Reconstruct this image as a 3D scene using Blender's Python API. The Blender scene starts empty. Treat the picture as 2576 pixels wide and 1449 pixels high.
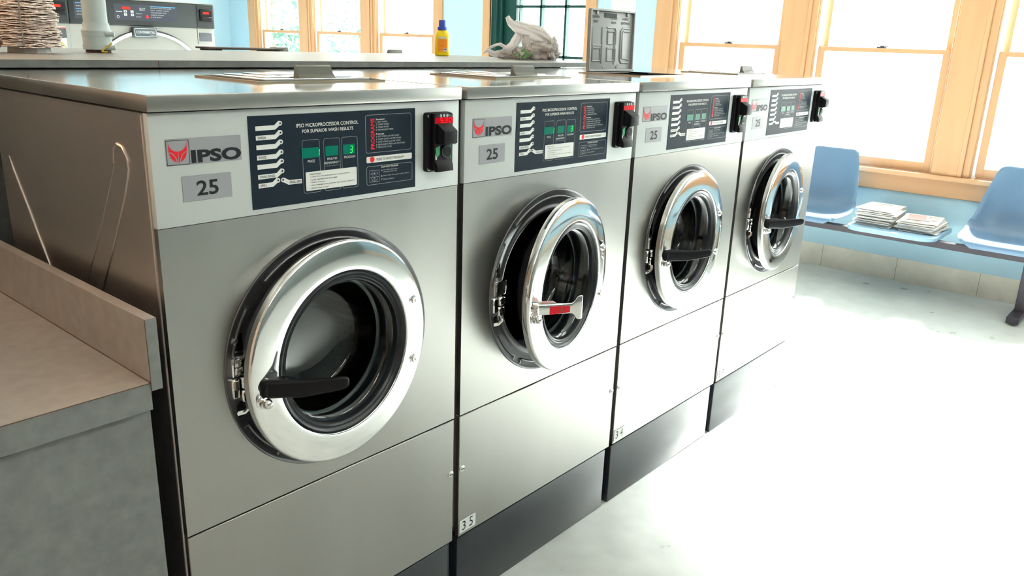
import bpy, bmesh, math, random
from mathutils import Vector, Matrix
sc = bpy.context.scene
COL = sc.collection
R = math.radians
random.seed(7)

# ------------------------------------------------------------------ camera
YAW, PIT, ROL = R(49.5128), R(-16.9951), R(1.9817)
CAM = Vector((-0.5895, -1.2679, 1.4566))
d = Vector((math.sin(YAW)*math.cos(PIT), math.cos(YAW)*math.cos(PIT), math.sin(PIT)))
rt = Vector((math.cos(YAW), -math.sin(YAW), 0)); up = rt.cross(d)
rt2 = rt*math.cos(ROL) + up*math.sin(ROL); up2 = -rt*math.sin(ROL) + up*math.cos(ROL)
cd = bpy.data.cameras.new('camera'); cam = bpy.data.objects.new('camera', cd); COL.objects.link(cam)
m = Matrix((rt2, up2, -d)).transposed().to_4x4(); m.translation = CAM
cam.matrix_world = m
cd.sensor_width = 36; cd.lens = 2027.5/2576*36; cd.clip_start = .02; cd.clip_end = 200
sc.camera = cam

# ------------------------------------------------------------------ colour, exposure
sc.view_settings.view_transform = 'Standard'; sc.view_settings.look = 'None'
sc.view_settings.gamma = 1; sc.view_settings.use_curve_mapping = False
sc.view_settings.exposure = .95
sc.cycles.use_denoising = True
sc.cycles.max_bounces = 10; sc.cycles.diffuse_bounces = 5; sc.cycles.glossy_bounces = 5
sc.cycles.transparent_max_bounces = 12; sc.cycles.transmission_bounces = 6
sc.cycles.caustics_reflective = False; sc.cycles.caustics_refractive = False
sc.cycles.sample_clamp_indirect = 6
# ------------------------------------------------------------------ world and sun
w = bpy.data.worlds.new('overcast_sky'); sc.world = w; w.use_nodes = True
bg = w.node_tree.nodes['Background']; bg.inputs[0].default_value = (.96, .99, 1.0, 1); bg.inputs[1].default_value = 5.0
sd = bpy.data.lights.new('sun', 'SUN'); sd.energy = 50; sd.angle = R(16); sd.color = (1, .985, .95)
sun = bpy.data.objects.new('sun', sd); COL.objects.link(sun)
sun.rotation_euler = Vector((-1, .03, -math.tan(R(41)))).to_track_quat('-Z', 'Y').to_euler()

# ------------------------------------------------------------------ helpers
def ramp(nt, fac, stops):
    r = nt.nodes.new('ShaderNodeValToRGB'); e = r.color_ramp.elements
    while len(e) < len(stops): e.new(.5)
    for k, (p, c) in zip(e, stops): k.position = p; k.color = (*c, 1)
    nt.links.new(fac, r.inputs[0]); return r.outputs[0]
def mat(name, col, rough=.5, metal=0., emit=None, es=1., noise=None, bump=None, spec=.5, coat=0., stretch=(1, 1, 1), rvar=0., alpha=None):
    """noise=(scale, amount): mottled colour, bump=(scale, strength)"""
    M = bpy.data.materials.new(name); M.use_nodes = True; nt = M.node_tree
    b = nt.nodes['Principled BSDF']
    b.inputs['Base Color'].default_value = (*col, 1); b.inputs['Roughness'].default_value = rough
    b.inputs['Metallic'].default_value = metal; b.inputs['Specular IOR Level'].default_value = spec
    b.inputs['Coat Weight'].default_value = coat
    if emit: b.inputs['Emission Color'].default_value = (*emit, 1); b.inputs['Emission Strength'].default_value = es
    if noise or bump or rvar:
        tc = nt.nodes.new('ShaderNodeTexCoord'); mp = nt.nodes.new('ShaderNodeMapping')
        mp.inputs['Scale'].default_value = stretch; nt.links.new(tc.outputs['Object'], mp.inputs[0])
        def nz(s, det=5):
            n = nt.nodes.new('ShaderNodeTexNoise'); n.inputs['Scale'].default_value = s; n.inputs['Detail'].default_value = det
            nt.links.new(mp.outputs[0], n.inputs['Vector']); return n.outputs['Fac']
        if noise:
            s, a = noise
            c = ramp(nt, nz(s), [(.3, tuple(x*(1-a) for x in col)), (.7, tuple(min(1, x*(1+a)) for x in col))])
            nt.links.new(c, b.inputs['Base Color'])
        if rvar:
            mr = nt.nodes.new('ShaderNodeMapRange'); nt.links.new(nz(noise[0] if noise else 4), mr.inputs[0])
            mr.inputs[1].default_value = .3; mr.inputs[2].default_value = .7
            mr.inputs[3].default_value = max(.02, rough-rvar); mr.inputs[4].default_value = rough+rvar
            nt.links.new(mr.outputs[0], b.inputs['Roughness'])
        if bump:
            bp = nt.nodes.new('ShaderNodeBump'); bp.inputs['Strength'].default_value = bump[1]; bp.inputs['Distance'].default_value = .01
            nt.links.new(nz(bump[0]), bp.inputs['Height']); nt.links.new(bp.outputs[0], b.inputs['Normal'])
    return M
def glass(name, tint=(1, 1, 1), refl=.6):
    M = bpy.data.materials.new(name); M.use_nodes = True; nt = M.node_tree; nt.nodes.clear()
    o = nt.nodes.new('ShaderNodeOutputMaterial'); mx = nt.nodes.new('ShaderNodeMixShader')
    t = nt.nodes.new('ShaderNodeBsdfTransparent'); g = nt.nodes.new('ShaderNodeBsdfGlossy'); f = nt.nodes.new('ShaderNodeLayerWeight'); f.inputs[0].default_value = .5
    t.inputs[0].default_value = (*tint, 1); g.inputs['Roughness'].default_value = .02; g.inputs[0].default_value = (1, 1, 1, 1)
    p5 = nt.nodes.new('ShaderNodeMath'); p5.operation = 'POWER'; p5.inputs[1].default_value = 5; nt.links.new(f.outputs['Facing'], p5.inputs[0])
    mu = nt.nodes.new('ShaderNodeMath'); mu.operation = 'MULTIPLY_ADD'; mu.inputs[1].default_value = .92*refl; mu.inputs[2].default_value = .08*refl
    nt.links.new(p5.outputs[0], mu.inputs[0]); nt.links.new(mu.outputs[0], mx.inputs[0])
    nt.links.new(t.outputs[0], mx.inputs[1]); nt.links.new(g.outputs[0], mx.inputs[2]); nt.links.new(mx.outputs[0], o.inputs[0])
    return M

def brushed(name, col, rough, aniso=0.0, streak=.05):
    M = mat(name, col, rough, 1.0, noise=(3, streak), rvar=.04); return M

M = {}
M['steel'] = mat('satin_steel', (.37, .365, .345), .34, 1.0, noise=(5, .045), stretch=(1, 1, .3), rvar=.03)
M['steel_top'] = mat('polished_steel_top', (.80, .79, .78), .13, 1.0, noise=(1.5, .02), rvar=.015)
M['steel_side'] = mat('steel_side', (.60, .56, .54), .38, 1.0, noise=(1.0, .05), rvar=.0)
M['fascia'] = mat('light_grey_fascia', (.52, .56, .56), .42, .0, spec=.4)
M['chrome'] = mat('chrome', (.83, .83, .82), .07, 1.0, noise=(5, .03), rvar=.02)
M['chrome2'] = mat('chrome_bright', (.8, .8, .79), .12, 1.0)
M['bezel'] = mat('dark_pressed_steel', (.19, .19, .20), .34, .85, noise=(4, .06))
M['rubber'] = mat('black_rubber', (.012, .014, .018), .32, spec=.5)
M['black'] = mat('black_plastic', (.008, .008, .010), .42, spec=.18)
M['blackmatte'] = mat('black_matte', (.008, .008, .009), .65)
M['gapdark'] = mat('gap_shade_and_joint', (.018, .015, .014), .6)  # shade colour for the washer gaps, also dark panel joints
M['plinth'] = mat('plinth_paint', (.017, .021, .028), .28, spec=.5, noise=(6, .25), coat=.2)
M['decal'] = mat('panel_decal', (.012, .022, .034), .45, spec=.10)
M['ink'] = mat('black_ink', (.015, .018, .022), .5, spec=.2)
M['white'] = mat('white_print', (.66, .68, .66), .5, spec=.15)
M['greyprint'] = mat('pale_print', (.42, .45, .46), .5, spec=.15)
M['plate'] = mat('grey_plate', (.30, .31, .335), .4, .0, spec=.2)
M['red'] = mat('red_print', (.72, .02, .03), .4, spec=.2)
M['greendark'] = mat('green_display', (.0, .085, .055), .3, emit=(0, .5, .30), es=.08, spec=.15)
M['greenlit'] = mat('green_led', (.02, .5, .05), .5, emit=(.03, 1, .06), es=.6, spec=.05)
M['reddark'] = mat('red_display', (.22, .0, .005), .3, emit=(.6, 0, .012), es=.3, spec=.08)
M['redlit'] = mat('red_led', (.6, .02, .01), .5, emit=(1, .02, .012), es=.8, spec=.05)
M['greenstripe'] = mat('green_stripe', (.03, .30, .12), .4)
M['lidgrey'] = mat('grey_moulded_plastic', (.34, .355, .345), .38, noise=(5, .06))
M['handlegrey'] = mat('grey_green_handle', (.15, .15, .125), .4)
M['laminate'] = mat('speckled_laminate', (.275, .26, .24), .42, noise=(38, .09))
M['laminate_shaded'] = mat('speckled_laminate_shaded', (.17, .18, .175), .5, noise=(40, .13))  # darker, cooler laminate copy: shade of the front faces put into the colour
M['seam'] = mat('brown_seam', (.09, .04, .025), .7)
M['wall'] = mat('blue_wall_paint', (.39, .58, .69), .6, noise=(1.2, .02))
M['cove'] = mat('tan_concrete', (.66, .62, .54), .7, noise=(7, .10), bump=(30, .15))
M['ceil'] = mat('white_ceiling', (.86, .86, .84), .8)
M['floor'] = mat('sealed_concrete', (.56, .585, .57), .30, noise=(9, .09), rvar=.03, spec=.5)
M['white_track'] = mat('white_vinyl', (.8, .8, .8), .5)
M['doorgreen'] = mat('dark_green_paint', (.008, .05, .045), .35)
M['wood'] = mat('clear_pine', (.51, .305, .165), .42, noise=(2.5, .05), stretch=(6, 6, .7), spec=.3)
M['woodh'] = mat('clear_pine_horizontal', (.51, .305, .165), .42, noise=(2.5, .05), stretch=(6, .7, 6), spec=.3)
M['glass'] = glass('window_glass', (.97, 1, .99), .7)
M['portglass'] = glass('porthole_glass', (.72, .78, .78), .7)
M['shell'] = mat('blue_fibreglass', (.10, .185, .30), .34, noise=(5, .05), coat=.0)
M['tableblue'] = mat('pale_blue_slab', (.25, .42, .58), .3)
M['beam'] = mat('dark_bronze_metal', (.035, .028, .04), .4, .2)
M['pvc'] = mat('painted_pvc', (.50, .58, .58), .5, noise=(8, .05), bump=(40, .1))
M['yellow'] = mat('yellow_plastic', (.86, .66, .0), .32)
M['blue'] = mat('blue_cap', (.01, .05, .45), .35)
M['orange'] = mat('orange_label', (.88, .33, .01), .4)
M['bag'] = None
M['paper'] = mat('newsprint', (.70, .69, .67), .8, noise=(60, .10))
M['fringe'] = mat('cream_glitter_fringe', (.88, .77, .69), .5, noise=(50, .08))
M['dryerpanel'] = mat('dark_grey_panel', (.024, .03, .032), .5, spec=.3)
M['dryersteel'] = mat('machine_steel', (.27, .275, .26), .42, .3)
M['cone'] = mat('brown_scales', (.10, .035, .02), .6, noise=(30, .4))
M['leaf'] = mat('pale_leaf', (.12, .24, .17), .7, noise=(3, .5))
M['leaf2'] = mat('ivy_leaf', (.34, .38, .32), .7, noise=(3, .5))
M['bark'] = mat('bark', (.20, .17, .15), .9)
M['snow'] = mat('pale_ground', (.6, .6, .56), .9, noise=(2, .1))

def setsmooth(bm, ang=38):
    a = R(ang)
    for f in bm.faces: f.smooth = True
    for e in bm.edges:
        e.smooth = not (len(e.link_faces) == 2 and e.calc_face_angle(0) > a)
def finish(name, bm, mats, ang=38):
    bmesh.ops.recalc_face_normals(bm, faces=bm.faces)
    setsmooth(bm, ang)
    me = bpy.data.meshes.new(name); bm.to_mesh(me); bm.free()
    for x in (mats if isinstance(mats, (list, tuple)) else [mats]): me.materials.append(x)
    return me
def obj(name, me, parent=None, loc=(0, 0, 0)):
    o = bpy.data.objects.new(name, me); COL.objects.link(o); o.location = loc
    if parent: o.parent = parent
    return o
def tag(o, label, cat, group=None, kind=None):
    o['label'] = label; o['category'] = cat
    if group: o['group'] = group
    if kind: o['kind'] = kind
    return o
def thing(name, label, cat, loc=(0, 0, 0), rotz=0, group=None):
    o = bpy.data.objects.new(name, None); COL.objects.link(o); o.location = loc; o.rotation_euler = (0, 0, rotz)
    o.empty_display_size = .1
    return tag(o, label, cat, group)
def struct(name, me, label, cat='structure'):
    o = obj(name, me); o['kind'] = 'structure'; o['label'] = label; o['category'] = cat; return o

def box(bm, x0, x1, y0, y1, z0, z1, bev=0, mi=0, seg=1):
    g = bmesh.ops.create_cube(bm, size=1)
    for v in g['verts']:
        v.co = Vector(((x0+x1)/2+v.co.x*(x1-x0), (y0+y1)/2+v.co.y*(y1-y0), (z0+z1)/2+v.co.z*(z1-z0)))
    fs = set(f for v in g['verts'] for f in v.link_faces)
    for f in fs: f.material_index = mi
    if bev:
        es = list(set(e for f in fs for e in f.edges))
        r = bmesh.ops.bevel(bm, geom=es, offset=bev, segments=seg, profile=.5, affect='EDGES')
        for f in r['faces']: f.material_index = mi
def boxm(name, m, *a, **k):
    bm = bmesh.new(); box(bm, *a, **k); return finish(name, bm, m)
def lathe(bm, prof, c=(0, 0, 0), axis='y', n=64, mi=0, a0=0, a1=2*math.pi):
    """prof: [(r, t)] t along the axis"""
    full = abs(a1-a0-2*math.pi) < 1e-6
    rows = []
    N = n if full else n+1
    for r, t in prof:
        row = []
        if r < 1e-6:
            p = {'y': (0, t, 0), 'z': (0, 0, t), 'x': (t, 0, 0)}[axis]
            v = bm.verts.new(Vector(c)+Vector(p)); row = [v]*N
        else:
            for i in range(N):
                a = a0+(a1-a0)*i/n
                ca, sa = r*math.cos(a), r*math.sin(a)
                p = {'y': (ca, t, sa), 'z': (ca, sa, t), 'x': (t, ca, sa)}[axis]
                row.append(bm.verts.new(Vector(c)+Vector(p)))
        rows.append(row)
    for a, b in zip(rows, rows[1:]):
        for i in range(n):
            j = (i+1) % N if full else i+1
            vs = []
            for v in (a[i], a[j], b[j], b[i]):
                if v not in vs: vs.append(v)
            if len(vs) > 2:
                f = bm.faces.new(vs); f.material_index = mi
def tube(bm, pts, r, n=10, mi=0, closed=False, radii=None, cap=True):
    pts = [Vector(p) for p in pts]; rows = []
    L = len(pts); prev = None
    for i, p in enumerate(pts):
        if closed: t = pts[(i+1) % L]-pts[i-1]
        else: t = pts[min(i+1, L-1)]-pts[max(i-1, 0)]
        t.normalize()
        if prev is None:
            u = t.orthogonal().normalized()
        else:
            u = (prev-t*prev.dot(t)).normalized()
        prev = u; v = t.cross(u)
        rr = radii[i] if radii else r
        rows.append([bm.verts.new(p+(u*math.cos(2*math.pi*k/n)+v*math.sin(2*math.pi*k/n))*rr) for k in range(n)])
    rng = L if closed else L-1
    for i in range(rng):
        a, b = rows[i], rows[(i+1) % L]
        for k in range(n):
            f = bm.faces.new((a[k], a[(k+1) % n], b[(k+1) % n], b[k])); f.material_index = mi
    if cap and not closed:
        for rw in (rows[0][::-1], rows[-1]):
            f = bm.faces.new(rw); f.material_index = mi
def prism(bm, poly, y0, y1, mi=0, plane='xz', bev=0):
    """poly in (a,b); extruded along the remaining axis from y0 to y1"""
    def P(a, b, t): return {'xz': (a, t, b), 'xy': (a, b, t), 'yz': (t, a, b)}[plane]
    A = [bm.verts.new(P(a, b, y0)) for a, b in poly]; B = [bm.verts.new(P(a, b, y1)) for a, b in poly]
    fs = [bm.faces.new(A), bm.faces.new(B[::-1])]
    n = len(poly)
    for i in range(n): fs.append(bm.faces.new((A[i], B[i], B[(i+1) % n], A[(i+1) % n])))
    for f in fs: f.material_index = mi
    if bev:
        es = list(set(e for f in fs[:2] for e in f.edges))
        r = bmesh.ops.bevel(bm, geom=es, offset=bev, segments=2, profile=.5, affect='EDGES')
        for f in r['faces']: f.material_index = mi
def rrect(x0, x1, z0, z1, r, n=4):
    out = []
    for cx, cz, a in ((x1-r, z1-r, 0), (x0+r, z1-r, 90), (x0+r, z0+r, 180), (x1-r, z0+r, 270)):
        for k in range(n+1):
            t = R(a+90*k/n); out.append((cx+r*math.cos(t), cz+r*math.sin(t)))
    return out
def plate_hole(bm, x0, x1, z0, z1, y0, y1, xc, zc, rad, n=72, mi=0):
    """rectangular plate in xz with a round hole; bevelled look left to the sharp edge"""
    angs = sorted(set([2*math.pi*k/n for k in range(n)] +
        [math.atan2(z-zc, x-xc) % (2*math.pi) for x in (x0, x1) for z in (z0, z1)]))
    def outer(a):
        ca, sa = math.cos(a), math.sin(a); ts = []
        if abs(ca) > 1e-9: ts += [t for t in ((x0-xc)/ca, (x1-xc)/ca) if t > 0]
        if abs(sa) > 1e-9: ts += [t for t in ((z0-zc)/sa, (z1-zc)/sa) if t > 0]
        t = min(ts); return xc+ca*t, zc+sa*t
    ring = []
    for a in angs:
        ox, oz = outer(a); ix, iz = xc+rad*math.cos(a), zc+rad*math.sin(a)
        ring.append([bm.verts.new(p) for p in ((ox, y0, oz), (ix, y0, iz), (ix, y1, iz), (ox, y1, oz))])
    for i in range(len(ring)):
        a, b = ring[i], ring[(i+1) % len(ring)]
        for k in range(4):
            f = bm.faces.new((a[k], b[k], b[(k+1) % 4], a[(k+1) % 4])); f.material_index = mi
def frame_xy(bm, X, Y, x, y, z0, z1, mi=0):
    """slab X=(x0,x1) Y=(y0,y1) with a rectangular opening x, y"""
    box(bm, X[0], x[0], Y[0], Y[1], z0, z1, mi=mi); box(bm, x[1], X[1], Y[0], Y[1], z0, z1, mi=mi)
    box(bm, x[0], x[1], Y[0], y[0], z0, z1, mi=mi); box(bm, x[0], x[1], y[1], Y[1], z0, z1, mi=mi)
_tc = {}
def text_geo(s, bold=0.0, sp=1.0):
    k = (s, bold, sp)
    if k not in _tc:
        cu = bpy.data.curves.new('t', 'FONT'); cu.body = s; cu.size = 1; cu.offset = bold; cu.space_character = sp
        cu.resolution_u = 3
        o = bpy.data.objects.new('t', cu); COL.objects.link(o)
        dg = bpy.context.evaluated_depsgraph_get(); me = bpy.data.meshes.new_from_object(o.evaluated_get(dg))
        vs = [(v.co.x, v.co.y) for v in me.vertices]; fs = [tuple(p.vertices) for p in me.polygons]
        bpy.data.objects.remove(o); bpy.data.curves.remove(cu); bpy.data.meshes.remove(me)
        _tc[k] = (vs, fs)
    return _tc[k]
def text(bm, s, x0, x1, z0, z1=None, y=-.001, mi=0, bold=.0, rot=False, place=None, sp=1.0):
    """text fitted into the box in the xz plane (place maps (a,b)->Vector for other planes)"""
    vs, fs = text_geo(s, bold, sp)
    if not vs: return
    ax = [v[0] for v in vs]; ay = [v[1] for v in vs]
    a0, a1, b0, b1 = min(ax), max(ax), min(ay), max(ay)
    out = []
    for a, b in vs:
        u = (a-a0)/(a1-a0); v = (b-b0)/max(1e-6, b1-b0)
        if rot: px, pz = x0+(1-v)*(x1-x0), z0+u*(z1-z0)
        else: px, pz = x0+u*(x1-x0), z0+v*(z1-z0)
        out.append(bm.verts.new(place(px, pz) if place else (px, y, pz)))
    for f in fs:
        try:
            ff = bm.faces.new([out[i] for i in f]); ff.material_index = mi
        except ValueError: pass
def quadline(bm, pts, wd, y, mi=0, closed=False):
    """thin flat line along pts in the xz plane"""
    P = [Vector((a, b)) for a, b in pts]
    n = len(P)
    for i in range(n if closed else n-1):
        a, b = P[i], P[(i+1) % n]; t = (b-a)
        if t.length < 1e-7: continue
        t.normalize(); nn = Vector((-t.y, t.x))*wd/2
        q = [a+nn, a-nn, b-nn, b+nn]
        f = bm.faces.new([bm.verts.new((p.x, y, p.y)) for p in q]); f.material_index = mi
def flat(bm, poly, y, mi=0):
    f = bm.faces.new([bm.verts.new((a, y, b)) for a, b in poly]); f.material_index = mi
def disc(bm, x, z, r, y, mi=0, n=20, sx=1):
    flat(bm, [(x+r*sx*math.cos(2*math.pi*k/n), z+r*math.sin(2*math.pi*k/n)) for k in range(n)], y, mi)
SEG = {'0': 'abcdef', '1': 'bc', '3': 'abgcd', '5': 'afgcd', '2': 'abged', '8': 'abcdefg'}
def seven(bm, ch, x, z, w, h, y, mi, sl=.12):
    t = h*.12
    S = {'a': (0, 1, 1, 1), 'b': (1, 1, 1, .5), 'c': (1, .5, 1, 0), 'd': (0, 0, 1, 0), 'e': (0, .5, 0, 0), 'f': (0, 1, 0, .5), 'g': (0, .5, 1, .5)}
    for s in SEG[ch]:
        a0, b0, a1, b1 = S[s]
        p = Vector((x+a0*w+b0*h*sl, z+b0*h)); q = Vector((x+a1*w+b1*h*sl, z+b1*h)); dd = (q-p).normalized()
        p += dd*t*.35; q -= dd*t*.35
        quadline(bm, [(p.x, p.y), (q.x, q.y)], t, y, mi)

from mathutils import noise as mnoise
# ------------------------------------------------------------------ room
XR, YB, YF, XL, ZC = 5.08, 8.36, -4.2, -3.6, 3.1
WT = .16
struct('floor', boxm('floor', M['floor'], XL-.3, XR+WT, YF-.3, YB+.3, -.1, 0), 'grey sealed concrete floor shining in front of the washers', 'floor')
struct('ceiling', boxm('ceiling', M['ceil'], XL-.3, XR+WT, YF-.3, YB+.3, ZC, ZC+.1), 'white ceiling above the laundry', 'ceiling')
struct('wall_back', boxm('wall_back', M['wall'], XL-.3, XR+WT, YB, YB+.2, 0, ZC), 'light blue wall behind the big machines', 'wall')
struct('wall_left', boxm('wall_left', mat('warm_wall', (.70, .52, .42), .6), XL-.2, XL, YF, YB, 0, ZC), 'warm tan wall at the left end of the room', 'wall')
struct('wall_front', boxm('wall_front', mat('front_wall_paint', (.15, .18, .18), .6), XL-.3, XR+WT, YF-.2, YF, 0, ZC), 'grey blue wall behind the viewer', 'wall')
ZS, ZH = .735, 2.72             # sill and head of the windows
ops = [(7.70, 6.86), (6.62, 5.77), (5.54, 4.67), (2.02, 1.17), (.95, .075), (-.14, -1.02), (-1.23, -2.11)]
DO = (3.93, 2.87)               # door opening
bm = bmesh.new()
edges = sorted([(b, a) for a, b in ops]+[(DO[1], DO[0])])
y = YF
for a, b in edges:
    box(bm, XR, XR+WT, y, a, .155, ZC); y = b
box(bm, XR, XR+WT, y, YB, .155, ZC)
for a, b in edges:
    box(bm, XR, XR+WT, a, b, ZH, ZC)
    if (b, a) != DO: box(bm, XR, XR+WT, a, b, .155, ZS-.03)
struct('wall_right', finish('wall_right', bm, M['wall']), 'light blue wall with the row of wooden windows', 'wall')
bm = bmesh.new()
box(bm, XR-.004, XR+WT, YF, DO[1], 0, .155); box(bm, XR-.004, XR+WT, DO[0], YB, 0, .155)
for k in range(-8, 17):
    yy = k*.5+.18
    if not DO[1]-.01 < yy < DO[0]+.01: box(bm, XR-.0046, XR, yy, yy+.003, .0, .154, mi=1)
struct('baseboard_right', finish('baseboard_right', bm, [M['cove'], mat('cove_joint', (.27, .25, .21), .8)]), 'mottled tan concrete baseboard under the blue window wall', 'baseboard')
# casings: flat pine boards, stool and apron
def casing(name, label, y0, y1, ysills, z1=2.5):
    bm = bmesh.new()
    return bm
bm = bmesh.new()
bz0 = .735
for a, b in ((7.90, 7.77), (1.17-.0, 1.0), (6.86, 6.70), (5.77, 5.62), (4.67, 4.55), (2.20, 2.08), (.075, -.10), (-1.02, -1.19), (-2.11, -2.28)):
    box(bm, XR-.02, XR, b, a, bz0, ZH+.02, bev=.002)
# moulded inner edge (the ridges at the left jamb of each window)
for o_ in ops:
    a = o_[0]
    box(bm, XR-.027, XR+.02, a+.035, a+.062, bz0, ZH+.02, bev=.006, seg=2)
    box(bm, XR-.012, XR+.01, a-.006, a+.036, bz0, ZH+.02, bev=.003)
for y0, y1 in ((4.55, 7.90), (-3.4, 2.20)):
    box(bm, XR-.02, XR, y0, y1, ZH, ZH+.14, bev=.002)
struct('trim_1', finish('trim_1', bm, M['wood']), 'honey pine casings around the windows', 'trim')
bm = bmesh.new()
for y0, y1 in ((4.55, 7.90), (-3.4, 2.20)):
    box(bm, XR-.05, XR+.08, y0-.02, y1+.02, .705, .735, bev=.004, seg=2)
    box(bm, XR-.018, XR, y0, y1, .598, .705, bev=.003)
struct('trim_2', finish('trim_2', bm, M['woodh']), 'honey pine window stool and apron above the chairs', 'trim')
bm = bmesh.new()
for a, b in ((4.02, 3.93), (2.87, 2.765)):
    box(bm, XR-.02, XR, b, a, 0, ZH+.1, bev=.002)
box(bm, XR-.032, XR, 3.93, 3.955, 0, ZH+.1, bev=.006, seg=2)
box(bm, XR-.02, XR, 2.765, 4.02, ZH, ZH+.14, bev=.002)
struct('trim_3', finish('trim_3', bm, M['wood']), 'honey pine casing around the green glazed door', 'trim')

def window(n, a, b):
    """double-hung window between y=b (right) and y=a (left)"""
    root = bpy.data.objects.new('window_%d' % n, None); COL.objects.link(root); root['kind'] = 'structure'
    root['label'] = 'honey pine double-hung window number %d along the blue wall' % n; root['category'] = 'window'
    rail = 1.495
    bm = bmesh.new()                                     # jambs, head
    box(bm, XR-.0, XR+WT, a-.012, a+.006, ZS, ZH); box(bm, XR-.0, XR+WT, b-.006, b+.012, ZS, ZH)
    box(bm, XR, XR+WT, b, a, ZH-.012, ZH); box(bm, XR+.02, XR+WT, b, a, ZS-.03, ZS+.006)
    obj('jamb', finish('jamb', bm, M['wood']), root)
    bm = bmesh.new()
    box(bm, XR+.018, XR+.05, a-.030, a-.0125, ZS, ZH-.015); box(bm, XR+.018, XR+.05, b+.0125, b+.018, ZS, ZH-.015)
    obj('track', finish('track', bm, M['white_track']), root)
    for nm, x0, z0, z1, br in (('lower_sash', XR+.02, ZS+.008, rail, .055), ('upper_sash', XR+.065, rail-.028, ZH-.014, .028)):
        A, B = a-.032, b+.019
        s = .042
        bm = bmesh.new()
        tr = .028 if nm == 'lower_sash' else .05
        box(bm, x0, x0+.034, A-s, A, z0, z1, bev=.002); box(bm, x0, x0+.034, B, B+s, z0, z1, bev=.002)
        box(bm, x0-.001, x0+.033, B+s-.004, A-s+.004, z0, z0+br, bev=.002); box(bm, x0-.001, x0+.033, B+s-.004, A-s+.004, z1-tr, z1, bev=.002)
        s_ = obj(nm, finish(nm, bm, M['wood']), root)
        bm = bmesh.new(); box(bm, x0+.014, x0+.018, B+s-.004, A-s+.004, z0+br-.004, z1-tr+.004)
        obj('pane', finish('pane', bm, M['glass']), s_)
        if nm == 'lower_sash':
            bm = bmesh.new(); yc = (a+b)/2
            box(bm, x0+.004, x0+.03, yc-.03, yc+.03, rail, rail+.008, bev=.002)
            box(bm, x0+.008, x0+.026, yc-.014, yc+.012, rail+.008, rail+.016, bev=.003)
            box(bm, x0-.004, x0+.008, yc-.04, yc-.01, rail+.009, rail+.016, bev=.002)
            obj('sash_lock', finish('sash_lock', bm, M['beam']), s_)
for i, (a, b) in enumerate(ops): window(i+1, a, b)

# green glazed door
root = bpy.data.objects.new('door_1', None); COL.objects.link(root); root['kind'] = 'structure'; root['label'] = 'dark green door with a grid of glass panes'; root['category'] = 'door'
bm = bmesh.new(); box(bm, XR+.0, XR+WT, 3.87, 3.93, 0, ZH, bev=.004); box(bm, XR+.02, XR+WT, 2.87, 2.885, 0, ZH, bev=.002); box(bm, XR, XR+WT, 2.87, 3.93, ZH-.05, ZH)
box(bm, XR+.03, XR+.06, 3.835, 3.87, 0, ZH, bev=.003)
obj('door_frame', finish('door_frame', bm, M['doorgreen']), root)
bm = bmesh.new()
x0, x1 = XR+.075, XR+.115
box(bm, x0, x1, 3.70, 3.868, .01, ZH-.055, bev=.003); box(bm, x0, x1, 2.886, 2.90, .01, ZH-.055)
box(bm, x0, x1, 2.90, 3.70, .01, .5, bev=.003); box(bm, x0, x1, 2.90, 3.70, 2.2, ZH-.055, bev=.003)
for yy in (3.415, 3.145): box(bm, x0, x1, yy-.011, yy+.011, .5, 2.2)
for zz in (.93, 1.34, 1.755): box(bm, x0, x1, 2.90, 3.70, zz-.011, zz+.011)
box(bm, x0, x1, 3.655, 3.665, .5, 2.2)
lf = obj('door_leaf', finish('door_leaf', bm, M['doorgreen']), root)
obj('pane', boxm('pane', M['glass'], x0+.016, x0+.02, 2.90, 3.70, .5, 2.2), lf)
bm = bmesh.new(); tube(bm, [(x0-.05, 2.96, 1.0), (x0-.05, 3.07, 1.0)], .009); tube(bm, [(x0, 2.96, 1.0), (x0-.05, 2.96, 1.0)], .008); lathe(bm, [(0, 0), (.03, 0), (.03, -.006), (0, -.006)], (x0, 2.96, 1.0), 'x', 20)
obj('door_handle', finish('door_handle', bm, M['chrome2']), lf)

# ceiling lamps above the frame; white ones added to brighten the near aisle
bmt = mat('fill_diffuser_cool', (.9, .9, .9), .5, emit=(1, .97, .88), es=11)
bmw = mat('lamp_diffuser_warm', (.9, .8, .6), .5, emit=(1, .62, .36), es=17)
lampspots = [(-1.0, -2.5, 0), (.9, -2.5, 0), (2.8, -2.5, 0), (-1.4, 1.2, 1), (-1.4, 3.4, 1)]
for x, y, wm in lampspots:
    t = thing('ceiling_light', ('warm' if wm else 'white')+' long ceiling light fixture above %s' % ('the folding counter' if wm else 'the aisle'), 'light', (x, y, ZC), 0, 'ceiling lights '+('over the counters' if wm else 'added over the aisles'))
    bm = bmesh.new(); box(bm, -.62, .62, -.16, .16, -.05, 0, bev=.006); obj('housing', finish('housing', bm, M['ceil']), t)
    bm = bmesh.new(); box(bm, -.59, .59, -.13, .13, -.075, -.051, bev=.01); obj('diffuser', finish('diffuser', bm, bmw if wm else bmt), t)

# ------------------------------------------------------------------ outdoors
struct('ground', boxm('ground', M['snow'], XR+WT, 40, -30, 50, -.5, -.12), 'pale bright ground outside the windows', 'ground')

# ------------------------------------------------------------------ washers
P = .71
XC, ZCN, RB, RD, RH = .3463, .8486, .247, .230, .1685
HX, HY = .226, .0304
ZBT, ZSM, ZSB, ZLB, ZLT = .2183, .565, 1.1447, 1.334, 1.359
XA, XB = .004, .6938
_mc = {}
def cached(key, fn):
    if key not in _mc: _mc[key] = fn()
    return _mc[key]

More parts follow.
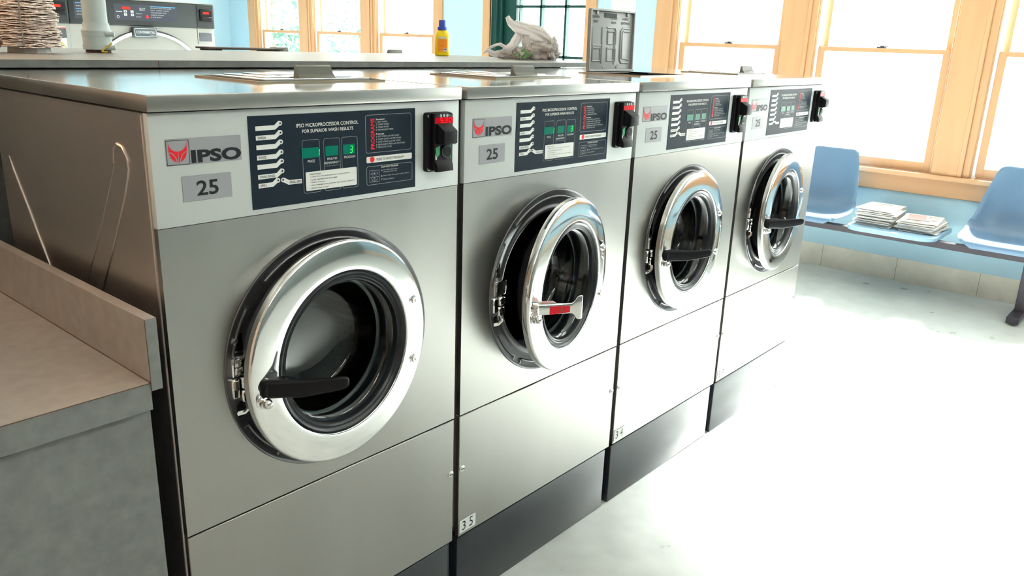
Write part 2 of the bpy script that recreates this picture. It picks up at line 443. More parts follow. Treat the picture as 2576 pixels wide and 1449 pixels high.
def m_cabinet():
    bm = bmesh.new()
    x0, x1, yb = .009, .689, .71
    box(bm, x0, x0+.012, .014, yb, ZBT+.004, ZLB-.003, bev=.003)      # sides
    box(bm, x1-.012, x1, .014, yb, ZBT+.004, ZLB-.003, bev=.003)
    box(bm, x0+.012, x1-.012, yb-.012, yb, ZBT+.004, ZLB-.004)
    box(bm, x0+.012, x1-.012, .014, yb-.012, ZBT+.004, ZBT+.016)
    # flange strip along the front edge of the sides and the pressed ribs
    for xs, s in ((x0, -1), (x1, 1)):
        tube(bm, [(xs+s*.0005, .026, ZBT+.02), (xs+s*.0005, .026, ZLB-.008)], .0032, 8)
        for ln in ([(.655, 1.19), (.640, 1.165), (.584, 1.09), (.517, .994), (.44, .89), (.36, .79)],
                   [(.150, 1.235), (.143, 1.260), (.128, 1.270), (.108, 1.266), (.094, 1.250), (.092, 1.232), (.100, 1.215), (.116, 1.185), (.185, 1.083), (.254, .985), (.32, .885)],
                   [(.142, 1.240), (.215, 1.13), (.29, 1.03), (.36, .93)]):
            r = .0026 if len(ln) > 4 else .0014
            tube(bm, [(xs+s*.0002, a, b) for a, b in ln], r, 8, radii=[r*.4]+[r]*(len(ln)-2)+[r*.5])
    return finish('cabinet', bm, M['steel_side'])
def m_front():
    bm = bmesh.new()
    plate_hole(bm, XA, XB, ZSM+.002, ZSB-.0008, 0, .013, XC, ZCN, RB-.004)
    return finish('front_panel', bm, M['steel'])
def m_lower():
    bm = bmesh.new(); box(bm, XA, XB, 0, .013, ZBT, ZSM-.002, bev=.0015); return finish('lower_panel', bm, M['steel'])
def m_fascia():
    bm = bmesh.new(); box(bm, XA-.0005, XB+.0005, -.0015, .013, ZSB+.0002, ZLB-.003, bev=.0015, seg=2); return finish('control_fascia', bm, M['fascia'])
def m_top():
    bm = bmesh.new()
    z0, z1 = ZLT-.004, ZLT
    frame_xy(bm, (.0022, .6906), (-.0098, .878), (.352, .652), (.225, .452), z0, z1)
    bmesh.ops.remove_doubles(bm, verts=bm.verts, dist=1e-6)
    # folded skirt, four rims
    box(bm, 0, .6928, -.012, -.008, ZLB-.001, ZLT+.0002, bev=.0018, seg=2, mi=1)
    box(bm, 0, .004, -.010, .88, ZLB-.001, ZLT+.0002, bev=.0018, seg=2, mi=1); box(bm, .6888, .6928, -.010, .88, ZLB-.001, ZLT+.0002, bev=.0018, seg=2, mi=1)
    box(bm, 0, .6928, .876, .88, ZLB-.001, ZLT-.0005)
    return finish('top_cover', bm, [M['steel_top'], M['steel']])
def m_shadowgap():
    bm = bmesh.new(); box(bm, .011, .687, .012, .70, ZLB-.004, ZLB+.004); return finish('shadow_gap', bm, M['blackmatte'])  # black slab stands in for the shade under the top cover
def m_plinth():
    bm = bmesh.new(); box(bm, XA+.003, XB-.010, .006, .70, 0, ZBT-.008, bev=.004, seg=2)
    box(bm, XA+.006, XB-.014, .016, .69, ZBT-.012, ZBT+.004)
    box(bm, XB-.0098, XB+.010, .022, .69, 0, ZBT-.006)
    return finish('plinth', bm, M['plinth'])
def m_gapfill():
    bm = bmesh.new(); box(bm, XB-.0045, P-.0012, .03, .04, ZBT, ZLB); return finish('gap_shade_strip', bm, M['gapdark'])  # dark strip painted in as the shade between neighbouring washers
def m_bezel():
    bm = bmesh.new()
    c = (XC, 0, ZCN)
    lathe(bm, [(RB+.0005, -.0008), (RB-.001, -.0030), (RB-.004, -.0028), (RB-.007, -.0010), (.236, .0010), (.226, .0040), (.214, .0080), (.2065, .0105), (.203, .0105), (.199, .0070), (.194, .0065), (.190, .0090), (.187, .016), (.187, .075)], c, 'y', 96)
    # pressed ridges
    for a0, a1, r in ((48, 132, .226), (146, 174, .229), (206, 232, .228), (240, 262, .226), (280, 330, .226)):
        pts = [(XC+r*math.cos(R(a)), .0040, ZCN+r*math.sin(R(a))) for a in [a0+(a1-a0)*k/16 for k in range(17)]]
        pts = [(XC+(r+.015)*math.cos(R(a0)), .003, ZCN+(r+.015)*math.sin(R(a0)))]+pts+[(XC+(r+.015)*math.cos(R(a1)), .003, ZCN+(r+.015)*math.sin(R(a1)))]
        tube(bm, pts, .0040, 8)
    return finish('door_surround', bm, M['bezel'], 50)
def m_latch():
    bm = bmesh.new()
    x = XC-.214
    box(bm, x-.020, x+.014, .004, .020, ZCN+.045, ZCN+.085, bev=.003)
    box(bm, x-.022, x+.022, -.010, .020, ZCN+.004, ZCN+.042, bev=.004, seg=2)
    box(bm, x-.022, x-.006, -.008, .020, ZCN-.040, ZCN+.000, bev=.003)
    box(bm, x-.004, x+.020, -.012, .016, ZCN-.022, ZCN-.000, bev=.003)
    box(bm, x-.004, x+.020, -.010, .016, ZCN-.050, ZCN-.026, bev=.003)
    tube(bm, [(x+.008, -.006, ZCN-.05), (x+.008, -.008, ZCN-.062), (x+.004, .0, ZCN-.072), (x-.012, .006, ZCN-.074)], .006, 8)
    box(bm, x-.014, x+.006, .001, .020, ZCN-.084, ZCN-.052, bev=.003, mi=1)
    lathe(bm, [(0, -.002), (.006, -.001), (.007, .004)], (x-.004, .0, ZCN+.068), 'y', 14)
    return finish('latch', bm, [M['chrome'], M['black']])
def m_drum():
    bm = bmesh.new()
    c = (XC, 0, ZCN)
    lathe(bm, [(.187, .075), (.205, .078), (.235, .11), (.235, .45), (.19, .49), (0, .50)], c, 'y', 64)
    for k in range(3):
        a = R(90+120*k+25)
        p = Vector((math.cos(a), 0, math.sin(a)))
        bmx = [(XC+p.x*r_, y_, ZCN+p.z*r_) for r_, y_ in ((.21, .12), (.19, .2), (.19, .4), (.21, .46))]
        tube(bm, bmx, .02, 8)
    # perforations
    for j in range(9):
        for k in range(40):
            a = 2*math.pi*(k+.5*(j % 2))/40; yy = .125+j*.018
            ca, sa = math.cos(a), math.sin(a); r_ = .2345
            pc = Vector((XC+r_*ca, yy, ZCN+r_*sa)); u = Vector((-sa, 0, ca)); v = Vector((0, 1, 0))
            f = bm.faces.new([bm.verts.new(pc+u*.0028*math.cos(t*math.pi/3)+v*.0028*math.sin(t*math.pi/3)) for t in range(6)]); f.material_index = 1
    return finish('drum', bm, [mat('dark_drum_steel', (.09, .09, .09), .3, 1.0), M['blackmatte']])
# door meshes, in the hinge frame
DX, DY = -HX, HY-.001
def m_ring():
    bm = bmesh.new(); t = .0227
    pr = [(.1630, .006), (.1640, -.010), (RH, -t+.003), (.1692, -t+.0002), (.1706, -t-.0007), (.1722, -t-.001), (.1730, -t-.0011), (.185, -t-.0007), (.200, -t), (.215, -t+.0011), (.2242, -t+.0021), (.2250, -t+.0023), (.2272, -t+.0034), (.2288, -t+.0050), (.2298, -t+.0075), (RD, -t+.008), (RD, -t+.009), (RD, -.004), (.2292, -.001), (.226, .000), (.19, .002), (.168, .008), (.163, .006)]
    lathe(bm, [(r, DY+y) for r, y in pr], (DX, 0, ZCN), 'y', 112)
    bmesh.ops.remove_doubles(bm, verts=bm.verts, dist=1e-6)
    return finish('door', bm, M['chrome'], 50)
def m_gasket():
    bm = bmesh.new(); t = .0227
    pr = [(.1678, -t+.006), (.164, -t-.001), (.160, -t+.001), (.1575, -t+.005), (.1545, -t+.004), (.151, -t+.008), (.148, -t+.007), (.1455, -t+.014), (.145, .0), (.150, .012), (.160, .014), (.1630, .008)]
    lathe(bm, [(r, DY+y) for r, y in pr], (DX, 0, ZCN), 'y', 96)
    return finish('gasket', bm, M['rubber'], 60)
def m_port():
    bm = bmesh.new()
    pr = [(.1465, -.006), (.140, -.004), (.134, .006), (.128, .030), (.122, .070), (.118, .085), (.108, .092), (.06, .100), (0, .103)]
    lathe(bm, [(r, DY+y) for r, y in pr], (DX, 0, ZCN), 'y', 80)
    return finish('porthole_glass', bm, M['portglass'], 70)
def m_inner():
    bm = bmesh.new()
    pr = [(.146, .034), (.148, .040), (.142, .043), (.138, .038)]
    lathe(bm, [(r, DY+y) for r, y in pr], (DX, 0, ZCN), 'y', 80)
    lathe(bm, [(r, DY+y) for r, y in [(.158, .014), (.160, .05), (.153, .056), (.150, .05), (.150, .016)]], (DX, 0, ZCN), 'y', 80, mi=1)
    return finish('glass_clamp_ring', bm, [mat('clamp_steel', (.22, .22, .22), .35, 1.0), M['rubber']], 60)
def m_bolts(which):
    bm = bmesh.new(); yf = DY-.0227
    spots = {'hinge': [(.190, .0655)], 'hinge2': [(.190, -.0705)], 'latch': [(-.206, -.036)]}[which]
    for x, z in spots:
        c = (DX+x, yf, ZCN+z)
        if which != 'latch':
            lathe(bm, [(.0105, .003), (.0105, -.0015), (.0075, -.002), (.0075, -.0045), (.0065, -.006), (.0040, -.006), (.0036, -.003), (0, -.003)], c, 'y', 18)
        else:
            lathe(bm, [(.014, .002), (.014, -.001), (.0115, -.002), (.0115, -.009), (.0095, -.0105), (.0095, -.013), (.0085, -.018), (.005, -.0215), (0, -.0225)], c, 'y', 18)
    return finish('bolt', bm, M['chrome2'])
def m_hinge(z):
    bm = bmesh.new()
    if 1:
        box(bm, DX+.204, DX+.226, DY+.0005, DY+.024, ZCN+z-.016, ZCN+z+.016, bev=.003)
    return finish('hinge', bm, M['chrome2'])
HC, HS = math.cos(R(41.5)), math.sin(R(41.5))
def hpos(s, n, z):
    """handle frame: s along the lever (swung out 41.5 degrees), n towards the user, z up"""
    return Vector((DX-.207+HC*s-HS*n, DY-.0227-(.008+HS*s+HC*n), ZCN+z))
def hloft(bm, st, rad=.4):
    rows = []
    for s, n0, n1, z0, z1 in st:
        r = min(n1-n0, z1-z0)*rad
        rows.append([bm.verts.new(hpos(s, a, b)) for a, b in rrect(n0, n1, z0, z1, r, 4)])
    n = len(rows[0])
    for a, b in zip(rows, rows[1:]):
        for k in range(n): bm.faces.new((a[k], a[(k+1) % n], b[(k+1) % n], b[k]))
    bm.faces.new(rows[0]); bm.faces.new(rows[-1][::-1])
def m_hblack():
    """black moulded lever handle"""
    bm = bmesh.new()
    hloft(bm, [(-.0085, -.026, -.006, -.026, .003), (-.0065, -.029, -.002, -.0285, .0052), (-.001, -.031, .0, -.0300, .0062), (.010, -.031, .0, -.0305, .0064), (.040, -.030, .0, -.0305, .0062), (.047, -.026, .0, -.0302, .0055), (.056, -.0185, .0, -.0298, .0042), (.066, -.0145, .0, -.0290, .0036),
               (.080, -.0125, .0, -.0272, .0037), (.100, -.0115, .0, -.0242, .0045), (.120, -.0115, .0, -.0212, .0057), (.136, -.0115, .0, -.0184, .0066), (.143, -.0115, -.0002, -.0160, .0062), (.1475, -.0108, -.001, -.0125, .0040), (.1500, -.0095, -.003, -.0090, .0000)], .3)
    tube(bm, [(DX-.196, DY-.0222, ZCN-.012), (DX-.196, DY-.034, ZCN-.012)], .013, 16)
    for s, n in ((.004, -.012), (.038, -.012)):
        c = hpos(s, n, .0062); lathe(bm, [(0, .0007), (.0026, .0007), (.0026, -.002)], c, 'z', 12, mi=1)
    return finish('handle', bm, [M['black'], M['chrome2']], 45)
def m_hchrome():
    """chrome pull handle with a flared T end"""
    bm = bmesh.new()
    hloft(bm, [(-.0085, -.022, -.009, -.024, .000), (-.0065, -.026, -.005, -.0262, .0022), (-.001, -.028, -.0008, -.0270, .0030), (.006, -.028, .0, -.0272, .0030), (.050, -.026, .0, -.0268, .0015), (.070, -.016, .0, -.0264, .0004), (.088, -.010, .0, -.0262, .0000), (.093, -.010, .0, -.0268, .0008), (.098, -.010, .0, -.0305, .0048),
               (.103, -.010, .0, -.0375, .0120), (.107, -.010, .0, -.0425, .0170), (.110, -.010, .0008, -.0430, .0180), (.117, -.010, .0010, -.0428, .0182), (.1195, -.009, .0, -.0415, .0172), (.1205, -.007, -.002, -.0395, .0150)], .22)
    tube(bm, [(DX-.196, DY-.0222, ZCN-.012), (DX-.196, DY-.034, ZCN-.012)], .014, 18)
    return finish('handle', bm, M['chrome'], 45)
def m_sticker():
    bm = bmesh.new()
    V = [hpos(a, .0004, b) for a, b in ((.0335, -.0045), (.0860, -.0060), (.0860, -.0222), (.0335, -.0252))]
    W = [hpos(a, .0016, b) for a, b in ((.0335, -.0045), (.0860, -.0060), (.0860, -.0222), (.0335, -.0252))]
    A = [bm.verts.new(p) for p in V]; B = [bm.verts.new(p) for p in W]
    bm.faces.new(A); bm.faces.new(B[::-1])
    for i in range(4): bm.faces.new((A[i], B[i], B[(i+1) % 4], A[(i+1) % 4]))
    f = bm.faces.new([bm.verts.new(hpos(.0635+.0085*math.cos(2*math.pi*k/20), .0020, -.0145+.0075*math.sin(2*math.pi*k/20))) for k in range(20)]); f.material_index = 3
    q = lambda a, b, o: hpos(a, b, .0034+o-(a-.007)*.03)
    U = [(.007, -.0025), (.0515, -.0025), (.049, -.021), (.006, -.021)]
    for o in (0, .0006): f = bm.faces.new([bm.verts.new(q(a, b, o)) for a, b in U]); f.material_index = 1
    for k in range(3):
        b0 = -.0065-.005*k
        f = bm.faces.new([bm.verts.new(q(a, b, .0010)) for a, b in ((.012, b0), (.046, b0), (.046, b0+.002), (.012, b0+.002))]); f.material_index = 2
    return finish('sticker', bm, [M['red'], M['white'], M['red'], mat('dark_red_dot', (.45, .02, .025), .4)])

# ---- the printed control panel -------------------------------------------
def m_ctrl():
    bm = bmesh.new()
    box(bm, .1775, .5645, -.0027, -.0014, 1.155, 1.3187)
    return finish('control_panel', bm, M['decal'])
YT = -.0031
def m_print():
    bm = bmesh.new()       # 0 white 1 ink 2 red 3 pale grey
    rows = [(1.3009, 1.2931), (1.2846, 1.2765), (1.2681, 1.2598), (1.2502, 1.2420), (1.2338, 1.2256), (1.2160, 1.2080)]
    words = ['', 'WASH', '', 'RINSE', '', 'FINAL RINSE']
    wx = [0, .0155, 0, .015, 0, .031]
    def tagp(z1, z0, xt, zt, flip=1, x0=.1910, xb=.2290, word='', ww=0):
        poly = [(x0, z1), (xb, z1+.0003)]
        poly += [(xt-flip*.0035, zt+.0045)]
        for k in range(7):
            a = R(100-35*k) if flip == 1 else R(80+35*k)
            poly.append((xt+.0044*math.cos(a), zt+.0044*math.sin(a)))
        poly += [(xb+flip*.0015, z0+.0003), (x0, z0)]
        flat(bm, poly if flip == 1 else poly, YT, 0)
        disc(bm, xt, zt, .0018, YT-.0004, 1)
        if word: text(bm, word, min(x0, xb)+.0035, min(x0, xb)+.0035+ww, z0+.0018, z1-.0016, YT-.0004, 1)
    for (z1, z0), wd, ww in zip(rows, words, wx):
        tagp(z1, z0, .2410, z1+.0030, word=wd, ww=ww)
    tagp(1.2004, 1.1923, .2313, 1.2028, xb=.2195, word='SPIN', ww=.012)
    # the mirrored tag
    poly = [(.2815, 1.2006), (.2545, 1.2010), (.2445, 1.2062)]
    for k in range(7):
        a = R(70+35*k); poly.append((.2416+.0044*math.cos(a), 1.2024+.0044*math.sin(a)))
    poly += [(.2530, 1.1925), (.2815, 1.1925)]
    flat(bm, poly, YT, 0); disc(bm, .2416, 1.2028, .0018, YT-.0004, 1)
    text(bm, 'FINAL SPIN', .2555, .2795, 1.1942, 1.1990, YT-.0004, 1)
    text(bm, 'IPSO MICROPROCESSOR CONTROL', .2743, .4160, 1.2942, 1.3010, YT, 0, bold=.012)
    text(bm, 'FOR SUPERIOR WASH RESULTS', .2868, .4033, 1.2838, 1.2900, YT, 0, bold=.012)
    for x0, x1 in ((.2855, .3235), (.3333, .3703), (.3747, .4125)):
        quadline(bm, rrect(x0, x1, 1.1723, 1.2706, .004, 3), .0005, YT, 3, True)
    text(bm, 'PRICE', .2965, .3120, 1.2290, 1.2335, YT, 0)
    text(bm, 'MINUTES', .3405, .3635, 1.2300, 1.2345, YT, 0); text(bm, 'REMAINING*', .3345, .3680, 1.2225, 1.2272, YT, 0)
    text(bm, '*corrects automatically', .3355, .3675, 1.2180, 1.2200, YT, 3)
    text(bm, 'PROGRAM', .3800, .4065, 1.2300, 1.2345, YT, 0)
    # directions label
    flat(bm, rrect(.2902, .4090, 1.1763, 1.2116, .0025, 3), YT-.0004, 0)
    YL = YT-.0008
    text(bm, 'DIRECTIONS', .2985, .3235, 1.2055, 1.2082, YL, 1)
    for k, (s, ww) in enumerate([('\u2022 Open door by pushing button on door handle', .091), ('\u2022 Load machine and close door', .062), ('\u2022 Select program.', .034), ('\u2022 Add detergent and softener. See soapbox diagram.', .103), ('\u2022 Insert coins to start', .042)]):
        z = 1.2015-.0053*k; text(bm, s, .3000, .3000+ww, z-.0012, z+.0018, YL, 1)
    # programs box
    quadline(bm, rrect(.4335, .5530, 1.2355, 1.3095, .005, 3), .0006, YT, 3, True)
    text(bm, 'PROGRAMS', .4462, .4560, 1.2425, 1.3025, YT, 2, bold=.02, rot=True)
    lines = [('Standard', 1.3004, .0215, .012), ('1. HOT WASH', 1.2953, .029, 0), ('2. WARM WASH', 1.2903, .034, 0), ('3. COLD WASH', 1.2850, .033, 0), ('4. PERMANENT PRESS', 1.2797, .045, 0),
             ('Premium', 1.2716, .0205, .012), ('5. HOT WASH with PRE WASH', 1.2665, .060, 0), ('6. WARM WASH with PRE WASH', 1.2612, .065, 0), ('7. COLD WASH with PRE WASH', 1.2558, .064, 0), ('8. PERMANENT PRESS with PRE WASH', 1.2504, .076, 0), ('9. DELICATE CYCLE', 1.2453, .040, 0)]
    for s, z, ww, b in lines: text(bm, s, .4597, .4597+ww, z-.0016, z+.0017, YT, 0 if b else 3, bold=b)
    flat(bm, rrect(.4343, .5548, 1.2157, 1.2281, .0025, 3), YT, 0); disc(bm, .4487, 1.2222, .0058, YT-.0004, 2, 24)
    text(bm, 'PUSH TO SELECT PROGRAM', .4600, .5310, 1.2192, 1.2243, YT-.0004, 1)
    quadline(bm, rrect(.4343, .5553, 1.1716, 1.2085, .004, 3), .0006, YT, 3, True)
    text(bm, 'SOAP BOX DIAGRAM', .4720, .5165, 1.2035, 1.2070, YT, 0, bold=.01)
    quadline(bm, [(.4418, 1.2000), (.4660, 1.2000), (.4660, 1.1771), (.4418, 1.1771)], .0006, YT, 3, True)
    quadline(bm, [(.4418, 1.1865), (.4660, 1.1865)], .0005, YT, 3)
    for x in (.4498, .4579): quadline(bm, [(x, 1.2), (x, 1.1865)], .0005, YT, 3)
    for s, x in zip('ABC', (.4444, .4525, .4605)): text(bm, s, x, x+.003, 1.1920, 1.1952, YT, 0)
    quadline(bm, [(.4540+.008*math.cos(R(a)), 1.1860+.008*math.sin(R(a))) for a in range(180, 361, 20)], .0005, YT, 3)
    for a in (230, 270, 310): quadline(bm, [(.4540, 1.1860), (.4540+.008*math.cos(R(a)), 1.1860+.008*math.sin(R(a)))], .0004, YT, 3)
    for s, z, x, ww, mi in (('A.', 1.1985, .4716, .004, 0), ('Pre-Wash Detergent', 1.1985, .4775, .038, 3), ('(Programs 5-8 only)', 1.1945, .4775, .036, 3), ('B.', 1.1870, .4716, .004, 0), ('Main Wash Detergent and/or Bleach', 1.1870, .4775, .070, 3), ('C.', 1.1800, .4716, .004, 0), ('Fabric Softener', 1.1800, .4775, .029, 3)):
        text(bm, s, x, x+ww, z-.0016, z+.0015, YT, mi)
    return finish('printed_lettering', bm, [M['white'], M['ink'], M['red'], M['greyprint']])
def m_disp(i):
    x0, x1 = ((.2838, .3235), (.3368, .3659), (.3777, .4062))[i]
    bm = bmesh.new(); box(bm, x0, x1, -.0035, -.0026, 1.2376, 1.2563)
    return finish('display_window', bm, M['greendark'])
def m_digit(ch, i):
    x = {0: .3155, 2: .3930}[i]
    bm = bmesh.new(); seven(bm, ch, x, 1.2403, .0058, .0125, -.0040, 0)
    return finish('lit_digit', bm, M['greenlit'])
def m_badge():
    bm = bmesh.new()   # 0 plate 1 ink 2 red
    box(bm, .0282, .1622, -.0026, -.0014, 1.2460, 1.2888, bev=.0005)
    Y = -.0030
    quadline(bm, [(.0290, 1.2862), (.0672, 1.2862), (.0672, 1.2472), (.0290, 1.2472)], .0008, Y, 1, True)
    def T(px, pz): return (.0290+.0382*px, 1.2472+.0390*pz)
    half = [(.09, .95), (.13, .76), (.22, .64), (.34, .57), (.485, .545), (.485, .06), (.44, .10), (.30, .16), (.18, .28), (.12, .42), (.095, .55)]
    flat(bm, [T(*p) for p in half], Y, 2); flat(bm, [T(1-a, b) for a, b in half][::-1], Y, 2)
    for s in (0, 1):
        arc = [(.10, .52), (.20, .50), (.30, .42), (.38, .30), (.42, .18), (.44, .06)]
        quadline(bm, [T(a if not s else 1-a, b) for a, b in arc], .0013, Y-.0003, 0)
    quadline(bm, [T(.5, .56), T(.5, .04)], .0009, Y-.0003, 0)
    text(bm, 'IPSO', .0702, .1612, 1.2475, 1.2690, Y, 1, bold=.045)
    text(bm, '', 0, 1, 0, 1)
    return finish('maker_badge', bm, [M['plate'], M['ink'], M['red']])
def m_cap():
    bm = bmesh.new(); box(bm, .0508, .1395, -.0026, -.0014, 1.1845, 1.2270, bev=.0005)
    text(bm, '25', .0755, .1145, 1.1925, 1.2180, -.0030, 1, bold=.018)
    return finish('capacity_plate', bm, [M['plate'], M['ink']])
def m_number(s):
    bm = bmesh.new()
    Z0, Z1 = .2275, .2650
    box(bm, .008, .068, -.0014, -.0002, Z0, Z1, bev=.0004)
    text(bm, s[0], .0170, .0300, Z0+.006, Z1-.005, -.0018, 1); text(bm, s[1], .0440, .0570, Z0+.006, Z1-.004, -.0018, 1)
    return finish('number_plate', bm, [M['white'], M['ink']])
def m_screw(x, z):
    bm = bmesh.new()
    lathe(bm, [(.0085, .0), (.0085, -.0018), (.006, -.0022), (.0058, -.0038), (0, -.0042)], (x, 0, z), 'y', 18)
    box(bm, x-.0052, x+.0052, -.0048, -.0040, z-.0008, z+.0008, mi=1)
    return finish('screw', bm, [M['chrome2'], M['blackmatte']])
def m_coin():
    bm = bmesh.new()
    z0, z1 = 1.184, 1.3085
    prism(bm, rrect(.5880, .6600, z0, z1, .006, 3), -.017, -.0012, bev=.0015)
    prism(bm, rrect(.5990, .6535, z0+.003, 1.3075, .004, 2), -.034, -.016, bev=.002)
    # hood over the coin slot: sloping top, blunt nose
    prof = [(-.033, 1.288), (-.066, 1.2745), (-.069, 1.2710), (-.069, 1.2470), (-.060, 1.2440), (-.033, 1.2435)]
    prism(bm, prof, .6040, .6430, plane='yz', bev=.0015)
    # cup at the foot
    prism(bm, [(-.033, 1.213), (-.044, 1.200), (-.046, 1.186), (-.033, 1.1855)], .6000, .6480, plane='yz', bev=.001)
    for x, z in ((.5935, z0+.007), (.5935, z1-.007)):
        lathe(bm, [(.0038, .0), (.0036, -.002), (0, -.0026)], (x, -.017, z), 'y', 12, mi=1)
    # coin return wheel
    lathe(bm, [(.0, -.0345), (.0, -.040), (.0135, -.040), (.0150, -.0375), (.0150, -.034)], (.6330, 0, 1.2270), 'y', 28, mi=2)
    lathe(bm, [(.0, -.0402), (.0105, -.0402), (.0112, -.0415), (0, -.0418)], (.6330, 0, 1.2270), 'y', 28)
    flat(bm, [(.6460, 1.2850), (.6480, 1.2850), (.6480, 1.2050), (.6460, 1.2050)], -.0345, 3)
    flat(bm, [(.6020, 1.2360), (.6150, 1.2400), (.6150, 1.2230), (.6060, 1.2140)], -.0345, 3)
    flat(bm, [(.6020, 1.2250), (.6060, 1.2130), (.6060, 1.2020), (.6020, 1.2040)], -.0345, 4)
    quadline(bm, [(.6060, 1.3025), (.6120, 1.3025)], .0008, -.0345, 3); quadline(bm, [(.6400, 1.3025), (.6470, 1.3025)], .0008, -.0345, 3)
    for x, s in ((.6155, '1'), (.6250, '2'), (.6345, '3')):
        disc(bm, x+.0015, 1.3025, .0034, -.0345, 5, 14); text(bm, 'C', x+.0002, x+.0026, 1.3010, 1.3040, -.0349, 1)
    text(bm, 'S', .6270, .6295, 1.2795, 1.2835, -.0345, 5)
    for v in bm.verts: v.co.y = -.0012+(v.co.y+.0012)*.72
    return finish('coin_box', bm, [M['black'], M['chrome2'], mat('dark_grey_metal', (.10, .11, .12), .3, .8), M['greenstripe'], M['white'], M['greyprint']])
def m_coindisp():
    bm = bmesh.new(); box(bm, .6005, .6525, -.0256, -.0247, 1.2865, 1.2990); return finish('price_display', bm, M['reddark'])
def m_coindig():
    bm = bmesh.new()
    for ch, x in (('5', .6150), ('3', .6275), ('0', .6400)): seven(bm, ch, x, 1.2880, .0068, .0098, -.0260, 0)
    disc(bm, .6243, 1.2882, .0008, -.0260, 0)
    return finish('lit_price', bm, M['redlit'])
# ---- soap lid (shared by front and rear row), lid frame x .337-.668, y .21-.465
def m_soapframe():
    bm = bmesh.new(); z = ZLT
    frame_xy(bm, (.338, .668), (.212, .466), (.342, .664), (.216, .462), z-.001, z+.0040)
    frame_xy(bm, (.342, .664), (.216, .462), (.358, .648), (.230, .448), z-.001, z+.0022, mi=1)
    bmesh.ops.remove_doubles(bm, verts=bm.verts, dist=1e-6)
    return finish('soap_lid_frame', bm, [mat('beige_trim', (.50, .42, .31), .25, .6), M['steel_top']])
def m_soaptray():
    bm = bmesh.new(); z = ZLT
    box(bm, .345, .661, .218, .222, z-.14, z-.0042); box(bm, .345, .661, .454, .458, z-.14, z-.0042)
    box(bm, .345, .349, .222, .454, z-.14, z-.0042); box(bm, .657, .661, .222, .454, z-.14, z-.0042)
    box(bm, .345, .661, .218, .458, z-.144, z-.14)
    for x in (.45, .555): box(bm, x, x+.003, .222, .454, z-.14, z-.03)
    return finish('soap_tray', bm, M['lidgrey'])
SEGL = {'A': [[(0, 1), (0, .55), (1, .55)], [(1, 1), (1, 0)], [(.18, .45), (.82, .45), (.82, 0), (.18, 0)]]}
def m_soaplid():
    """flat lid in its own frame: hinge edge along x at y=0, lid towards -y, underside down"""
    bm = bmesh.new()
    prism(bm, rrect(-.147, .147, -.222, .0, .008, 3), -.0005, .0035, plane='xy', bev=.001)
    for a in ((-.146, -.139, -.220, -.002), (.139, .146, -.220, -.002)): box(bm, a[0], a[1], a[2], a[3], -.010, 0, bev=.001)
    box(bm, -.146, .146, -.220, -.214, -.010, 0, bev=.001); box(bm, -.146, .146, -.010, -.003, -.014, 0, bev=.001)
    # shallow raised panels on the upper face
    prism(bm, rrect(-.125, .125, -.19, -.02, .01, 3), .003, .0065, plane='xy', bev=.0015)
    prism(bm, rrect(-.095, .02, -.15, -.05, .01, 3), .006, .0095, plane='xy', bev=.0015)
    # underside: slot, lettering, embossed A B C columns
    box(bm, -.050, .028, -.208, -.193, -.003, .0, bev=.0005, mi=1)
    zu = -.0016
    def ridge(pts, r=.0040):
        tube(bm, [(a, b, -.0005) for a, b in pts], r, 6)
    # columns (x0, x1), y from -.165 (upper when open) to -.03
    x0, x1 = -.125, -.060
    ridge([(x0, -.158), (x0+.004, -.095), (x1-.006, -.095)]); ridge([(x1, -.158), (x1, -.03)]); ridge([(x0+.008, -.085), (x1-.010, -.085), (x1-.010, -.04), (x0+.006, -.04), (x0+.008, -.085)])
    x0, x1 = -.032, .030
    ridge([(x0, -.158), (x1-.01, -.158), (x1, -.145), (x1, -.105), (x1-.008, -.092), (x1, -.080), (x1, -.04), (x1-.008, -.03)])
    ridge([(x0+.006, -.145), (x1-.012, -.145), (x1-.012, -.1), (x0+.008, -.1), (x0+.006, -.145)]); ridge([(x0+.006, -.085), (x1-.012, -.085), (x1-.012, -.04), (x0+.008, -.04), (x0+.006, -.085)])
    x0, x1 = .062, .122
    ridge([(x1, -.158), (x0+.012, -.158), (x0, -.148), (x0, -.045), (x0+.010, -.033), (x1, -.033)]); ridge([(x1, -.147), (x0+.018, -.147), (x0+.010, -.14), (x0+.012, -.05), (x1-.005, -.045)])
    for x in (-.10, .10):
        box(bm, x-.006, x+.006, -.214, -.200, -.006, 0, bev=.001)
    for x in (-.05, .04): tube(bm, [(x, -.016, -.001), (x+.012, -.024, -.001)], .004, 8)
    pl = lambda a, b: Vector((a, -b, zu))
    for s, a, b, zz, h in (('REWASH', -.128, -.082, .189, .0085), ('ONLY', -.120, -.088, .173, .0085), ('FOR USED', -.012, .034, .187, .0075), ('BLEACH', -.004, .026, .173, .0075), ('FABRIC', .068, .110, .187, .0085), ('SOFTENER', .060, .118, .172, .0085)):
        text(bm, s, a, b, zz, zz+h, mi=1, place=pl, bold=.02)
    me = finish('soap_lid', bm, [M['lidgrey'], M['ink'], M['steel_top']])
    for p in me.polygons:
        if p.center.z > .0025: p.material_index = 2
    for v in me.vertices: v.co.x *= .955; v.co.y *= .965
    return me
def m_lidhandle(wid=.096):
    bm = bmesh.new(); w_ = wid/2
    # in the lid frame: upright grey grip leaning back a little, pinched towards its top
    prof = [(-.208, .003), (-.206, .0075), (-.1975, .012), (-.1950, .028), (-.190, .0305), (-.1860, .0285), (-.185, .003)]
    prism(bm, prof, -w_, w_, plane='yz', bev=.0012)
    for v in bm.verts:
        t = max(0, (v.co.z-.006)/.03); v.co.x *= 1-.07*t
    return finish('lid_handle', bm, M['handlegrey'])

